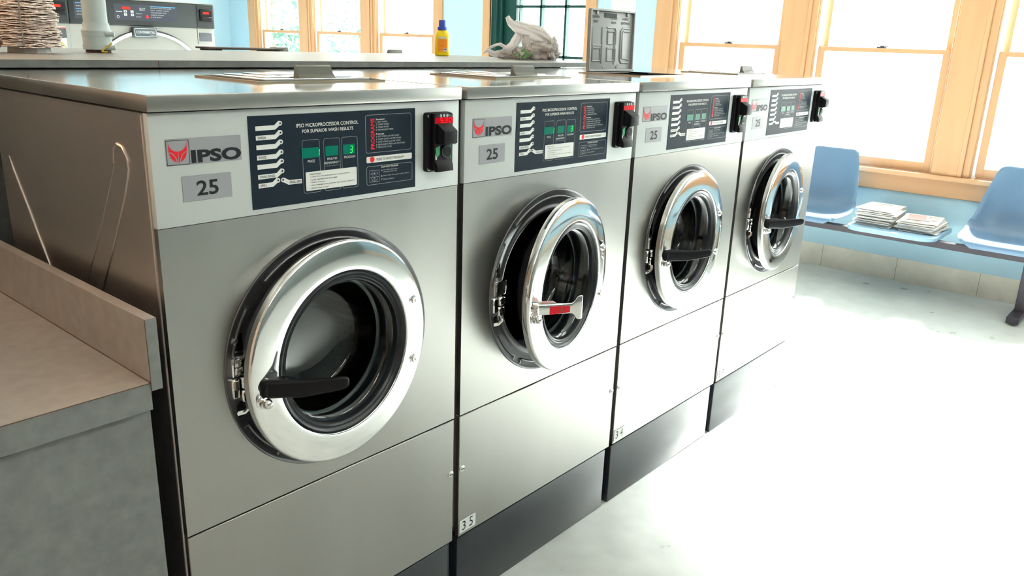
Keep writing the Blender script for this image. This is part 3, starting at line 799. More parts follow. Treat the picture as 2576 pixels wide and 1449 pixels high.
def washer(i, label, theta, handle, number, digits, lid_open, screws):
    t = thing('washing_machine', label, 'washing machine', (P*i, 0, 0), 0, 'front-loading washers in the near row')
    C = lambda name, k, fn, par=t, loc=(0, 0, 0): obj(name, cached(k, fn), par, loc)
    C('cabinet', 'cab', m_cabinet); C('front_panel', 'front', m_front); C('lower_panel', 'lower', m_lower)
    f = C('control_fascia', 'fascia', m_fascia); C('top_cover', 'top', m_top); C('shadow_gap', 'gap', m_shadowgap); C('plinth', 'plinth', m_plinth)
    if i < 3: C('gap_shade_strip', 'gapfill', m_gapfill)
    b = C('door_surround', 'bezel', m_bezel); C('latch', 'latch', m_latch, b); C('drum', 'drum', m_drum)
    dr = C('door', 'ring', m_ring, t, (XC+HX, -HY, 0)); dr.rotation_euler = (0, 0, theta); dr['label'] = 'polished round porthole door, %s' % ('standing ajar' if i == 1 else 'barely open')
    C('gasket', 'gasket', m_gasket, dr); C('porthole_glass', 'port', m_port, dr); C('glass_clamp_ring', 'clamp', m_inner, dr)
    C('bolt', 'b1', lambda: m_bolts('hinge'), dr); C('bolt', 'b3', lambda: m_bolts('hinge2'), dr); C('bolt', 'b2', lambda: m_bolts('latch'), dr); C('hinge', 'hinge', lambda: m_hinge(.066), dr); C('hinge', 'hinge2', lambda: m_hinge(-.07), dr)
    if handle == 'black': h = C('handle', 'hb', m_hblack, dr)
    else:
        h = C('handle', 'hc', m_hchrome, dr); h['label'] = 'chrome T-shaped handle'; C('sticker', 'st', m_sticker, dr)
    cp = C('control_panel', 'ctrl', m_ctrl); C('printed_lettering', 'print', m_print, cp)
    for k in range(3):
        C('display_window', 'd%d' % k, lambda k=k: m_disp(k), cp)
    for ch, k in digits: C('lit_digit', 'g%s%d' % (ch, k), lambda: m_digit(ch, k), cp)
    C('maker_badge', 'badge', m_badge); C('capacity_plate', 'cap', m_cap)
    if number: C('number_plate', 'n'+number, lambda: m_number(number))
    for s in screws: C('screw', 's%.2f' % s, lambda: m_screw(s, .4165))
    cb = C('coin_box', 'coin', m_coin); C('price_display', 'cd', m_coindisp, cb)
    if i < 3: C('lit_price', 'cl', m_coindig, cb)
    soap(t, lid_open)
    return t
def soap(t, lid_open, hw=.096, grip=True):
    obj('soap_lid_frame', cached('sf', m_soapframe), t); obj('soap_tray', cached('stray', m_soaptray), t)
    l = obj('soap_lid', cached('sl', m_soaplid), t, (.503, .4495, ZLT+.0035))
    if lid_open: l.rotation_euler = (R(-91), 0, 0); l['label'] = 'soap lid standing open, underside showing'
    if grip: obj('lid_handle', cached('lh%.3f' % hw, lambda: m_lidhandle(hw)), l)
M['rim'] = None
washer(0, 'nearest washer at the left end, price display showing 5.30', .0777, 'black', None, [('1', 0), ('3', 2)], False, [.6835])
washer(1, 'washer numbered 35 with chrome T handle and door standing ajar', .1923, 'chrome', '35', [('1', 0), ('3', 2)], False, [.0145, .6835])
washer(2, 'washer numbered 34 with its grey soap lid flipped open', .0614, 'black', '34', [], True, [.0145, .6835])
washer(3, 'farthest washer of the near row, beside the window chairs', .0886, 'black', '33', [], False, [.0145, .6835])

# ------------------------------------------------------------------ rear row of washers, back to back with the near row
def m_rearcab():
    bm = bmesh.new(); box(bm, .006, .692, .0, .80, ZBT, ZLB-.002, bev=.003); return finish('cabinet', bm, M['steel'])
rear = ['rear-row washer whose grey lid grip shows below the leftmost window', 'rear-row washer whose grey lid grip shows left of the yellow bottle',
        'rear-row washer with the dark slatted tray lying on its top']
for k, x in enumerate((2.235, 2.970, 1.52)):
    t = thing('washing_machine', rear[k], 'washing machine', (x, 2.505, 0), math.pi, 'washers in the rear row')
    obj('cabinet', cached('rcab', m_rearcab), t); obj('top_cover', cached('top', m_top), t); obj('plinth', cached('plinth', m_plinth), t)
    soap(t, False, .104, k < 2)

# ------------------------------------------------------------------ countertop over the pipe chase between the rows
def slab(x0, x1, label):
    bm = bmesh.new()
    box(bm, x0, x1, .83, 1.95, 1.3622, 1.3805, bev=.0006)
    me = finish('countertop', bm, [M['laminate'], M['laminate_shaded']])
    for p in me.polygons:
        if p.normal.y < -.5 or p.normal.x > .5: p.material_index = 1  # front and end faces get the laminate with shade in its colour
    o = obj('countertop', me); tag(o, label, 'countertop', 'laminate countertops between the washer rows')
slab(-1.3, .4365, 'speckled laminate countertop carrying the white pipe, left of the brown seam')
slab(.4385, 1.279, 'speckled laminate countertop between the brown seam and the yellow bottle side')
slab(1.2795, 2.50, 'speckled laminate countertop carrying the yellow bottle and plastic bag')
tag(obj('seam_strip', boxm('seam_strip', M['seam'],   .4365, .4385, .831, 1.95, 1.363, 1.3800)), 'thin brown seam between two countertop pieces near the pipe', 'seam')
tag(obj('pipe_chase', boxm('pipe_chase', M['laminate_shaded'], -1.2, 2.20, .885, 1.60, 0, 1.3615)), 'laminate pipe chase boxed in between the washer rows', 'partition')

# ------------------------------------------------------------------ white pipe
t = thing('vent_pipe', 'white painted vent pipe with two clamps standing on the countertop', 'pipe', (.545, 1.436, 1.381))
bm = bmesh.new(); lathe(bm, [(.0345, .075), (.0345, 1.715)], axis='z', n=40); obj('pipe', finish('pipe', bm, M['pvc']), t)
bm = bmesh.new()
lathe(bm, [(.037, .008), (.041, .010)]+[(.0412+(.0006 if k % 2 else 0), .012+k*.0022) for k in range(20)]+[(.0415, .058), (.0435, .062), (.0435, .066), (.0385, .070), (.0375, .088), (.0345, .089)], axis='z', n=40)
obj('coupling', finish('coupling', bm, M['pvc'], 60), t)
for z in (.016, .056):
    bm = bmesh.new(); lathe(bm, [(.0415, z-.007), (.0432, z-.0065), (.0432, z+.0065), (.0415, z+.007)], axis='z', n=40)
    a = R(-70); c = Vector((.046*math.cos(a), .046*math.sin(a), z)); u = Vector((math.cos(R(-30)), math.sin(R(-30)), 0))
    tube(bm, [c-u*.006, c+u*.018], .0075, 14); tube(bm, [c-u*.015, c-u*.006], .0055, 6)
    obj('clamp', finish('clamp', bm, M['pvc']), t)
bm = bmesh.new(); lathe(bm, [(0, 0), (.036, 0), (.036, .012), (0, .012)], axis='z', n=30); obj('collar', finish('collar', bm, mat('rust', (.07, .035, .025), .8)), t)
bm = bmesh.new(); tube(bm, [(-.012, -.052, .0045), (-.004, -.050, .012), (.010, -.0485, .019), (.020, -.052, .030)], .0024, 6)
tube(bm, [(-.012, -.052, .004), (.004, -.056, .003)], .0022, 6)
obj('tie_wire', finish('tie_wire', bm, mat('yellow_wire', (.55, .40, .03), .5)), t)

# ------------------------------------------------------------------ fringed tabletop tree at the left edge
random.seed(11)
t = thing('fringed_decoration', 'cream glittery fringed tabletop tree on a white base at left edge', 'decoration', (.308, 1.325, 1.381))
bm = bmesh.new(); lathe(bm, [(0, 0), (.056, 0), (.054, .015), (.052, .016), (0, .016)], axis='z', n=12); obj('base', finish('base', bm, mat('white_base', (.62, .62, .58), .5), 20), t)
bm = bmesh.new(); lathe(bm, [(.050, .02), (.042, .62)], axis='z', n=24)
NL, NA = 150, 110
for i in range(NL):
    z = .019+.0040*i; Rz = .086-.036*(z/.6); ph = random.uniform(0, 50); top, bot = [], []
    inner_t, inner_b = [], []
    th = random.uniform(.0014, .0030); n0 = random.uniform(.90, 1.03)
    for k in range(NA):
        a = 2*math.pi*k/NA
        rr_ = Rz*(n0+.10*mnoise.noise(Vector((math.cos(a)*2.2+ph, math.sin(a)*2.2, i*.35)))+.07*mnoise.noise(Vector((math.cos(a)*9+ph, math.sin(a)*9, i)))+.035*random.uniform(-1, 1))
        if abs((a-R(243)+math.pi) % (2*math.pi)-math.pi) < .10: rr_ *= .93
        dz = .0035*mnoise.noise(Vector((math.cos(a)*3, math.sin(a)*3+ph, i*.7)))-.002
        ca, sa = math.cos(a), math.sin(a)
        top.append(bm.verts.new((rr_*ca, rr_*sa, z+dz+th*.5))); bot.append(bm.verts.new((rr_*ca, rr_*sa, z+dz-th*.5)))
        inner_t.append(bm.verts.new((.038*ca, .038*sa, z+th*.5))); inner_b.append(bm.verts.new((.038*ca, .038*sa, z-th*.5)))
    for k in range(NA):
        q = (k+1) % NA
        bm.faces.new((inner_t[k], top[k], top[q], inner_t[q])); bm.faces.new((top[k], bot[k], bot[q], top[q])); bm.faces.new((bot[k], inner_b[k], inner_b[q], bot[q]))
fr = finish('fringe', bm, M['fringe'], 20); o = obj('fringe', fr, t)
bm = bmesh.new(); a = R(243); r_ = lambda z: .0850-.036*(z/.6)
tube(bm, [(r_(z)*math.cos(a+.01*math.sin(z*60)), r_(z)*math.sin(a+.01*math.sin(z*60)), z) for z in [.02+.03*k for k in range(20)]], .0018, 6)
obj('cord', finish('cord', bm, mat('grey_cord', (.25, .23, .22), .7)), t)
# brown scaly cone beside it
bm = bmesh.new()
for k in range(90):
    a = k*2.4; z = .004+.05*k/90; r = .030*math.sin(math.pi*min(1, .15+.8*k/90)); c = Vector((r*math.cos(a), r*math.sin(a), z))
    u = Vector((math.cos(a), math.sin(a), .35)); s = Vector((-math.sin(a), math.cos(a), 0))
    v = [bm.verts.new(p) for p in (c-s*.006, c+s*.006, c+u*.012+s*.004, c+u*.015, c+u*.012-s*.004)]
    v2 = [bm.verts.new(q.co+Vector((0, 0, .002))) for q in v]
    bm.faces.new(v[::-1]); bm.faces.new(v2)
    for q in range(5): bm.faces.new((v[q], v[(q+1) % 5], v2[(q+1) % 5], v2[q]))
lathe(bm, [(0, 0), (.018, .003), (.024, .02), (.012, .05), (0, .056)], axis='z', n=12)
o = obj('pine_cone', finish('pine_cone', bm, M['cone'], 20), loc=(.170, 1.235, 1.381)); tag(o, 'brown pine cone beside the white base of the fringed tree', 'pine cone')

# ------------------------------------------------------------------ dark slatted tray
t = thing('slatted_tray', 'dark brown slatted tray lying on the rear washers left of the windows', 'tray', (1.495, 2.20, 1.3727), R(-8)); t.scale = (.56, .62, .8)
bm = bmesh.new()
for k in range(9): box(bm, -.30, .30, -.16+k*.036, -.138+k*.036, .010, .020, bev=.002)
obj('slats', finish('slats', bm, mat('dark_brown_slats', (.055, .035, .025), .45)), t)
bm = bmesh.new()
for x in (-.24, .24): box(bm, x-.02, x+.02, -.165, .155, 0, .0105)
obj('rail', finish('rail', bm, M['black']), t)

# ------------------------------------------------------------------ yellow bottle
t = thing('detergent_bottle', 'yellow plastic bottle with a dark blue cap on the countertop', 'bottle', (2.19, 1.590, 1.381), R(-50))
def oval_lathe(bm, prof, n=36, e=2.6):
    rows = []
    for rx, ry, z in prof:
        row = []
        for k in range(n):
            a = 2*math.pi*k/n; c, s = math.cos(a), math.sin(a)
            f = (abs(c)**e+abs(s)**e)**(-1/e); row.append(bm.verts.new((rx*c*f, ry*s*f, z)))
        rows.append(row)
    for a, b in zip(rows, rows[1:]):
        for k in range(n): bm.faces.new((a[k], a[(k+1) % n], b[(k+1) % n], b[k]))
    bm.faces.new(rows[0][::-1]); bm.faces.new(rows[-1])
bm = bmesh.new()
oval_lathe(bm, [(.028, .019, 0), (.0325, .022, .002), (.034, .0235, .006), (.034, .0235, .030), (.0325, .022, .060), (.033, .0225, .085), (.0335, .023, .100), (.031, .0215, .108), (.024, .0185, .119), (.0185, .017, .124), (.0165, .0165, .127)])
for v in bm.verts: v.co.z *= .93
obj('bottle_body', finish('bottle_body', bm, M['yellow']), t)
bm = bmesh.new()
lathe(bm, [(.019, .124), (.0225, .126), (.0225, .137), (.0215, .140), (.0165, .141), (.0158, .170), (.0148, .172), (0, .172)], axis='z', n=32)
for v in bm.verts: v.co.z *= .93
obj('cap', finish('cap', bm, M['blue']), t)
bm = bmesh.new(); Y = -.0246
poly = rrect(-.020, .026, .018, .075, .004, 3)
flat(bm, poly, Y, 0)
flat(bm, [(-.018, .078)]+[(.003+.022*math.cos(R(a)), .078+.010*math.sin(R(a))) for a in range(170, -1, -15)]+[(.026, .078)], Y, 1)
quadline(bm, [(-.018+.0, .079)]+[(.003+.018*math.cos(R(a)), .079+.007*math.sin(R(a))) for a in range(170, -1, -15)], .0015, Y-.0003, 4)
for k in range(8): quadline(bm, [(-.016, .072-.006*k), (.010+.012*random.random(), .072-.006*k)], .0016, Y-.0003, 2)
flat(bm, rrect(.006, .0245, .021, .034, .001, 2), Y-.0003, 1)
flat(bm, [(.008, .027), (.022, .027), (.022, .032), (.008, .032)], Y-.0005, 3)
# wrap: the label has a real thickness behind it
box(bm, -.0198, .0258, Y+.0002, Y+.004, .0182, .0748, mi=0)
obj('label', finish('label', bm, [M['orange'], M['white'], mat('label_red', (.7, .12, .02), .5), mat('label_blue', (.05, .12, .35), .5), M['greyprint']]), t)

# ------------------------------------------------------------------ plastic carrier bag
Mb = mat('thin_grey_plastic', (.50, .465, .45), .38, noise=(9, .12)); nt = Mb.node_tree; b_ = nt.nodes['Principled BSDF']
b_.inputs['Transmission Weight'].default_value = .0; b_.inputs['Subsurface Weight'].default_value = 0
ad = nt.nodes.new('ShaderNodeMixShader'); tr = nt.nodes.new('ShaderNodeBsdfTranslucent'); tr.inputs[0].default_value = (.75, .70, .68, 1)
ad.inputs[0].default_value = .38; nt.links.new(b_.outputs[0], ad.inputs[1]); nt.links.new(tr.outputs[0], ad.inputs[2])
nt.links.new(ad.outputs[0], nt.nodes['Material Output'].inputs[0])
random.seed(5)
from mathutils import noise as mnoise
t = thing('plastic_bag', 'crumpled grey plastic carrier bag with knotted handles on the countertop', 'bag', (2.20, 1.12, 1.381), R(-49.5))
S = .00178
def px(u, v, dd=0): return Vector(((u-1358)*S, dd, (153-v)*S))
def ribbon(bm, pts, folds=5, amp=.006, seed=0, n=26):
    """pts: (u, v, depth, halfwidth px); a pleated strip of film"""
    K = []
    for i in range(len(pts)-1):
        a, b = pts[i], pts[i+1]
        for k in range(6): K.append([a[j]+(b[j]-a[j])*k/6 for j in range(4)])
    K.append(list(pts[-1]))
    for _ in range(3):
        K = [K[0]]+[[(K[i-1][j]+2*K[i][j]+K[i+1][j])/4 for j in range(4)] for i in range(1, len(K)-1)]+[K[-1]]
    rows = []
    for i, (u, v, dp, hw) in enumerate(K):
        a = K[max(0, i-1)]; b = K[min(len(K)-1, i+1)]
        tt = Vector((b[0]-a[0], -(b[1]-a[1]))); tt.normalize(); nn = Vector((-tt.y, tt.x))
        row = []
        for k in range(n+1):
            s = -1+2*k/n; c = px(u, v, dp)
            off = hw*S*s
            fold = amp*(math.sin(folds*.6*math.pi*s+seed+.9*math.sin(i*.35))*.7+mnoise.noise(Vector((s*3+seed, i*.12, 0)))*1.1)*(.4+.6*min(1, hw/12))
            nzv = mnoise.noise(Vector((i*.16+seed, s*2.2, seed)))*.006+mnoise.noise(Vector((i*.4+seed, s*6, seed)))*.0025
            row.append(bm.verts.new(c+Vector((nn.x*off+nzv*.6*nn.x, fold+nzv-.012*(1-s*s), nn.y*off+nzv*.6))))
        rows.append(row)
    for a, b in zip(rows, rows[1:]):
        for k in range(n): bm.faces.new((a[k], a[k+1], b[k+1], b[k]))
bm = bmesh.new()
ribbon(bm, [(1326, 53, 0, 5), (1334, 66, 0, 9), (1352, 80, .0, 12), (1376, 88, 0, 13), (1398, 92, .0, 15), (1418, 104, 0, 14), (1432, 122, .005, 12)], 4, .005, 1)
ribbon(bm, [(1345, 64, .02, 3), (1372, 70, .02, 4), (1400, 74, .02, 5), (1420, 88, .02, 7), (1434, 108, .01, 9), (1438, 124, 0, 10)], 3, .004, 2.1)
ribbon(bm, [(1270, 141, -.01, 1.5), (1280, 132, -.01, 4), (1298, 142, -.01, 8), (1320, 140, 0, 10), (1338, 126, 0, 12), (1352, 106, 0, 12), (1358, 90, .01, 10)], 4, .005, 3)
ribbon(bm, [(1279, 130, .0, 2), (1296, 121, .01, 3), (1312, 118, .01, 4), (1326, 126, .01, 4), (1330, 136, .01, 5)], 2, .003, 4)
ribbon(bm, [(1372, 94, -.01, 9), (1374, 108, -.015, 11), (1376, 122, -.015, 12), (1372, 138, -.01, 14)], 4, .005, 5)
ribbon(bm, [(1380, 98, .02, 6), (1396, 116, .02, 9), (1410, 130, .02, 14), (1420, 142, .02, 14)], 4, .006, 6)
obj('handles', finish('handles', bm, Mb, 60), t)
def blob(bm, cu, cv, dp, rx, ry, rz, seed, amp=.28, sub=5, mi=0):
    g = bmesh.ops.create_icosphere(bm, subdivisions=sub, radius=1)
    c = px(cu, cv, dp)
    for v in g['verts']:
        p = v.co.copy(); q = p*1.7+Vector((seed, seed*2, 0))
        k = 1+amp*(mnoise.noise(q)*1.1+.55*(abs(mnoise.noise(q*2.6))-.2)+.3*(abs(mnoise.noise(q*5.5))-.15))
        v.co = Vector((p.x*rx, p.y*ry, p.z*rz))*k+c
        if v.co.z < .001: v.co.z = .001+.0004*random.random()
    for f in set(f for v in g['verts'] for f in v.link_faces): f.material_index = mi
bm = bmesh.new()
blob(bm, 1412, 132, .01, .070, .055, .040, 1.3, .5); blob(bm, 1372, 138, -.0, .055, .045, .030, 4.7, .5); blob(bm, 1438, 128, 0, .028, .040, .045, 8.1, .5); blob(bm, 1330, 144, .0, .040, .03, .016, 6.1, .5)
obj('bag_body', finish('bag_body', bm, Mb, 60), t)
bm = bmesh.new()
for k in range(46):
    c = px(1372+random.gauss(0, 9), 140+random.gauss(0, 5), -.052+random.uniform(-.004, .004)); c.z = max(.002, c.z); a = random.uniform(0, 6.28); L = random.uniform(.006, .014)
    u = Vector((math.cos(a), -.3, math.sin(a)))*L; s = Vector((-math.sin(a), 0, math.cos(a)))*L*.35
    q = [max_ for max_ in (c-u, c-s, c+u, c+s)]
    for v in q: v.z = max(.001, v.z)
    bm.faces.new([bm.verts.new(v) for v in q])
obj('green_print', finish('green_print', bm, mat('green_print', (.16, .32, .12), .5)), t)['label'] = 'green leafy patch showing on the bag'

# ------------------------------------------------------------------ folding counter at lower left
t = thing('folding_counter', 'speckled laminate folding counter with low side rail, beside the nearest washer', 'counter', (0, 0, 0))
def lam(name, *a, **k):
    bm = bmesh.new(); box(bm, *a, **k); me = finish(name, bm, [M['laminate'], M['laminate_shaded']])
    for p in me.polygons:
        if p.normal.y < -.5: p.material_index = 1  # faces towards the viewer take the laminate coloured as shaded
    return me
obj('worktop', lam('worktop', -1.55, -.0465, -.030, .87, .852, .9000, bev=.0006), t)
obj('side_rail', lam('side_rail', -.0460, -.0270, -.031, .87, .885, 1.0098, bev=.0006), t)
obj('base_panel', lam('base_panel', -1.50, -.0440, -.012, .86, 0, .8515), t)
bm = bmesh.new()
box(bm, -1.55, -.0468, -.0308, -.0302, .8990, .9003); box(bm, -.0470, -.0462, -.0316, -.0308, .885, 1.0098); box(bm, -.0475, -.0464, -.03, .87, .9, .9008)
obj('laminate_joint', finish('laminate_joint', bm, M['seam']), t)

# ------------------------------------------------------------------ big machines against the far wall
def big(x0, label):
    t = thing('extractor_washer', label, 'washing machine', (x0, 6.5, 0), 0, 'large extractor washers along the far wall')
    W = 1.365; xc = .69
    bm = bmesh.new(); plate_hole(bm, 0, W, .12, 1.478, 0, .02, xc, .845, .565); box(bm, .005, W-.005, .02, 1.1, .1, 1.70, bev=.01)
    obj('cabinet', finish('cabinet', bm, M['dryersteel']), t)
    bm = bmesh.new(); box(bm, 0, W, -.025, .02, 1.478, 1.702, bev=.012, seg=2); box(bm, 1.18, 1.345, -.028, -.024, 1.49, 1.69, bev=.004)
    pn = obj('control_housing', finish('control_housing', bm, M['dryerpanel']), t)
    obj('top_edge', boxm('top_edge', M['dryersteel'], 0, W, -.02, .02, 1.703, 1.712), t)
    bm = bmesh.new(); Y = -.0275     # 0 navy 1 white 2 red 3 blue
    prism(bm, rrect(.385, .985, 1.527, 1.668, .01, 3), -.0268, -.0252, mi=0)
    prism(bm, rrect(.045, .235, 1.527, 1.668, .01, 3), -.0268, -.0252, mi=0)
    for x in (.72, .06): quadline(bm, [(x, 1.655), (x+.245 if x > .5 else x+.16, 1.655)], .006, Y, 3)
    quadline(bm, [(.06, 1.605), (.22, 1.605)], .006, Y, 3)
    for k, s in enumerate(('PROGRAM SELECTION GUIDE', 'HOT  WARM  COLD', 'WASH AND RINSE CYCLES', 'ADD SOAP', 'LOAD')):
        text(bm, s, .725, .725+.20-.025*k, 1.637-.020*k, 1.646-.020*k, Y, 1)
    for k in range(3): text(bm, 'INFORMATION', .065, .20-.02*k, (1.625, 1.580, 1.555)[k], (1.635, 1.590, 1.565)[k], Y, 1)
    for k, s in enumerate('1234'):
        x, z = .475+.062*(k % 2), 1.592-.028*(k//2)
        flat(bm, rrect(x, x+.028, z, z+.022, .003, 2), Y, 1); text(bm, s, x+.009, x+.018, z+.004, z+.018, Y-.0005, 0)
    quadline(bm, [(.405, 1.60), (.46, 1.60)], .005, Y, 1); text(bm, 'START', .585, .64, 1.585, 1.592, Y, 1); text(bm, 'STOP', .585, .63, 1.556, 1.563, Y, 1)
    disc(bm, .69, 1.563, .015, Y, 2); text(bm, 'SELECT', .62, .675, 1.615, 1.640, Y, 1); disc(bm, .42, 1.555, .012, Y, 1); disc(bm, .42, 1.555, .008, Y-.0004, 0)
    obj('program_label', finish('program_label', bm, [mat('navy_label', (.012, .018, .035), .35), M['greyprint'], M['red'], mat('light_blue_line', (.08, .28, .6), .5)]), pn)
    obj('red_display', boxm('red_display', M['redlit'], .465, .535, -.0285, -.0262, 1.622, 1.642), pn)
    bm = bmesh.new(); box(bm, 1.205, 1.335, -.045, -.02, 1.545, 1.655, bev=.004); box(bm, 1.215, 1.325, -.052, -.044, 1.555, 1.585, bev=.003)
    cb = obj('coin_box', finish('coin_box', bm, M['black']), t); obj('red_display', boxm('red_display', M['redlit'], 1.235, 1.295, -.0475, -.0445, 1.612, 1.632), cb)
    # badge with its backing
    bm = bmesh.new(); box(bm, .535, .76, -.050, -.0, 1.378, 1.468, bev=.006)
    quadline(bm, rrect(.548, .748, 1.388, 1.458, .01, 3), .005, -.0508, 1, True)
    text(bm, 'CONTINENTAL', .560, .738, 1.414, 1.438, -.0508, 1, bold=.03)
    text(bm, 'GIRBAU', .68, .735, 1.398, 1.405, -.0508, 1)
    obj('maker_badge', finish('maker_badge', bm, [mat('slate_badge', (.045, .065, .08), .4), M['greyprint']]), t)
    # door
    bm = bmesh.new(); c = (xc, 0, .845)
    lathe(bm, [(.598, .0), (.598, -.020), (.590, -.028), (.572, -.028), (.566, -.022), (.566, -.008)], c, 'y', 96)
    dr = obj('door', finish('door', bm, M['chrome2']), t)
    bm = bmesh.new(); lathe(bm, [(.566, -.012), (.50, -.020), (.36, -.030), (.35, -.028), (.0, -.020)], c, 'y', 96); obj('door_panel', finish('door_panel', bm, M['dryersteel']), dr)
    bm = bmesh.new(); lathe(bm, [(.606, .0), (.606, -.004), (.599, -.004), (.599, 0)], c, 'y', 96); obj('door_seal', finish('door_seal', bm, M['rubber']), dr)
    bm = bmesh.new(); box(bm, 1.205, 1.335, -.004, .001, 1.358, 1.438, bev=.001); obj('vent', finish('vent', bm, mat('slate_vent', (.06, .065, .08), .5)), t)
    bm = bmesh.new(); box(bm, 1.185, 1.189, -.002, .001, 1.33, 1.478); obj('panel_joint', finish('panel_joint', bm, M['gapdark']), t)
    bm = bmesh.new(); box(bm, .01, W-.01, -.0, 1.08, 0, .119); obj('plinth', finish('plinth', bm, M['plinth']), t)
    if x0 > 2: return t
    # warning label at the right edge
    bm = bmesh.new(); x0, x1 = W-.115, W-.035
    box(bm, x0, x1, -.0022, -.0002, 1.22, 1.455, bev=.0005, mi=0)
    flat(bm, [(x0+.004, 1.432), (x1-.004, 1.432), (x1-.004, 1.450), (x0+.004, 1.450)], -.0026, 2); text(bm, 'WARNING', x0+.012, x1-.012, 1.436, 1.446, -.003, 0)
    for z in (1.375, 1.270):
        xm = (x0+x1)/2
        flat(bm, [(xm-.036, z), (xm+.036, z), (xm, z+.055)], -.0026, 1); flat(bm, [(xm-.029, z+.004), (xm+.029, z+.004), (xm, z+.048)], -.003, 3)
        quadline(bm, [(xm-.004, z+.008), (xm+.002, z+.030), (xm+.012, z+.010)], .007, -.0034, 1); disc(bm, xm, z+.034, .004, -.0034, 1)
    for k in range(4): quadline(bm, [(x0+.01, 1.355-.009*k), (x1-.012-.01*(k % 2), 1.355-.009*k)], .003, -.0026, 4)
    obj('warning_label', finish('warning_label', bm, [M['white'], M['ink'], M['red'], M['yellow'], M['greyprint']]), t)
big(2.444, 'large steel extractor washer with dark control panel, right of the white pipe')
big(1.078, 'large steel extractor washer with yellow triangle warning label, behind the fringed tree')

# ------------------------------------------------------------------ notice on the wall
bm = bmesh.new()
box(bm, -.0025, -.0005, 0, .225, 0, .28)
pl = lambda a, b: Vector((-.0031, .225-a, b))
for s, a, b, z in (('NOTICE', .06, .165, .235), ('Please inspect washers and', .015, .212, .106), ('dryers before using.', .04, .186, .085), ('We are not responsible for', .012, .205, .042), ('damaged clothing.', .045, .18, .021)):
    text(bm, s, a, b, z, z+.014, mi=1, place=pl)
o = obj('notice_sheet', finish('notice_sheet', bm, [M['white'], M['greyprint']]), loc=(XR, 2.398, 1.685)); tag(o, 'white printed notice sheet on the blue wall above the open soap lid', 'notice')

# ------------------------------------------------------------------ tandem seating by the window
t = thing('seating_beam', 'dark metal bench beam and leg carrying the blue chairs', 'bench frame', (0, 0, 0))
bm = bmesh.new(); box(bm, 4.625, 4.685, -1.75, 1.55, .362, .400, bev=.002); obj('beam', finish('beam', bm, M['beam']), t)
for y in (-.605, 1.25):
    bm = bmesh.new(); box(bm, 4.74, 4.80, y-.025, y+.025, .045, .395, bev=.003); box(bm, 4.68, 4.80, y-.02, y+.02, .366, .396); obj('post', finish('post', bm, M['beam']), t)
    bm = bmesh.new(); box(bm, 4.575, 5.02, y-.032, y+.032, .012, .052, bev=.004); f = obj('foot', finish('foot', bm, M['beam']), t)
    bm = bmesh.new(); lathe(bm, [(0, 0), (.018, 0), (.018, .012), (0, .013)], (4.61, y, 0), 'z', 16); lathe(bm, [(0, 0), (.018, 0), (.018, .012), (0, .013)], (4.98, y, 0), 'z', 16); obj('glide', finish('glide', bm, mat('glide', (.25, .24, .22), .5)), f)
def m_shell():
    """one-piece shell: s runs from the front lip (0) over the seat and up the back (1); faces -x"""
    bm = bmesh.new()
    prof = [(-.235, -.040), (-.238, -.018), (-.225, -.004), (-.19, .004), (-.13, .000), (-.06, -.008), (.01, -.012), (.07, -.006), (.115, .016), (.145, .055), (.165, .105), (.183, .17), (.200, .24), (.215, .31), (.228, .365), (.237, .388), (.247, .394)]
    hw = [.150, .186, .212, .232, .246, .250, .248, .243, .236, .230, .222, .210, .195, .178, .162, .140, .100]
    lift = [0, 0, .004, .012, .022, .034, .052, .075, .09, .085, .07, .055, .042, .03, .018, .008, 0]     # side curl, up for the seat and forward for the back
    # smooth resample
    def cat(A, t):
        i = min(int(t), len(A)-2); f = t-i; g = lambda j: A[max(0, min(len(A)-1, j))]
        p0, p1, p2, p3 = g(i-1), g(i), g(i+1), g(i+2)
        return .5*((2*p1)+(-p0+p2)*f+(2*p0-5*p1+4*p2-p3)*f*f+(-p0+3*p1-3*p2+p3)*f**3)
    X = [p[0] for p in prof]; Z = [p[1] for p in prof]; NS, NU = 64, 32; rows = []
    for i in range(NS+1):
        tt = i/NS*(len(prof)-1); x, z, h, l = cat(X, tt), cat(Z, tt), cat(hw, tt), cat(lift, tt)
        dx, dz = cat(X, min(tt+.1, len(prof)-1.001))-cat(X, max(0, tt-.1)), cat(Z, min(tt+.1, len(prof)-1.001))-cat(Z, max(0, tt-.1))
        n = Vector((-dz, dx)); n.normalize()
        row = []
        for k in range(NU+1):
            u = -1+2*k/NU; c = abs(u)**2.6*l
            drop = .0
            if abs(u) > .93 and i > 6: c -= (abs(u)-.93)/.07*.010
            row.append(bm.verts.new((x+n.x*c, u*h*(1-.02*u*u), z+n.y*c)))
        rows.append(row)
    for a, b in zip(rows, rows[1:]):
        for k in range(NU): bm.faces.new((a[k], a[k+1], b[k+1], b[k]))
    bmesh.ops.recalc_face_normals(bm, faces=bm.faces)
    bmesh.ops.solidify(bm, geom=bm.faces[:], thickness=.006)
    return finish('seat_shell', bm, M['shell'], 60)
def chair(y, label):
    t = thing('shell_chair', label, 'chair', (4.765, y, .452), 0, 'blue shell chairs on the beam')
    obj('seat_shell', cached('shell', m_shell), t)
    bm = bmesh.new(); box(bm, -.15, .06, -.09, .09, -.051, -.022, bev=.003); obj('mount', finish('mount', bm, M['beam']), t)
chair(.665, 'blue fibreglass shell chair left of the newspapers, beside the farthest washer')
chair(-.475, 'blue fibreglass shell chair at the right edge, right of the newspapers')
t = thing('side_table', 'pale blue slab table between the two chairs, holding the newspapers', 'table', (0, 0, 0))
bm = bmesh.new(); prism(bm, rrect(4.52, 5.03, -.135, .385, .085, 6), .404, .427, plane='xy', bev=.004)
obj('table_slab', finish('table_slab', bm, M['tableblue']), t)
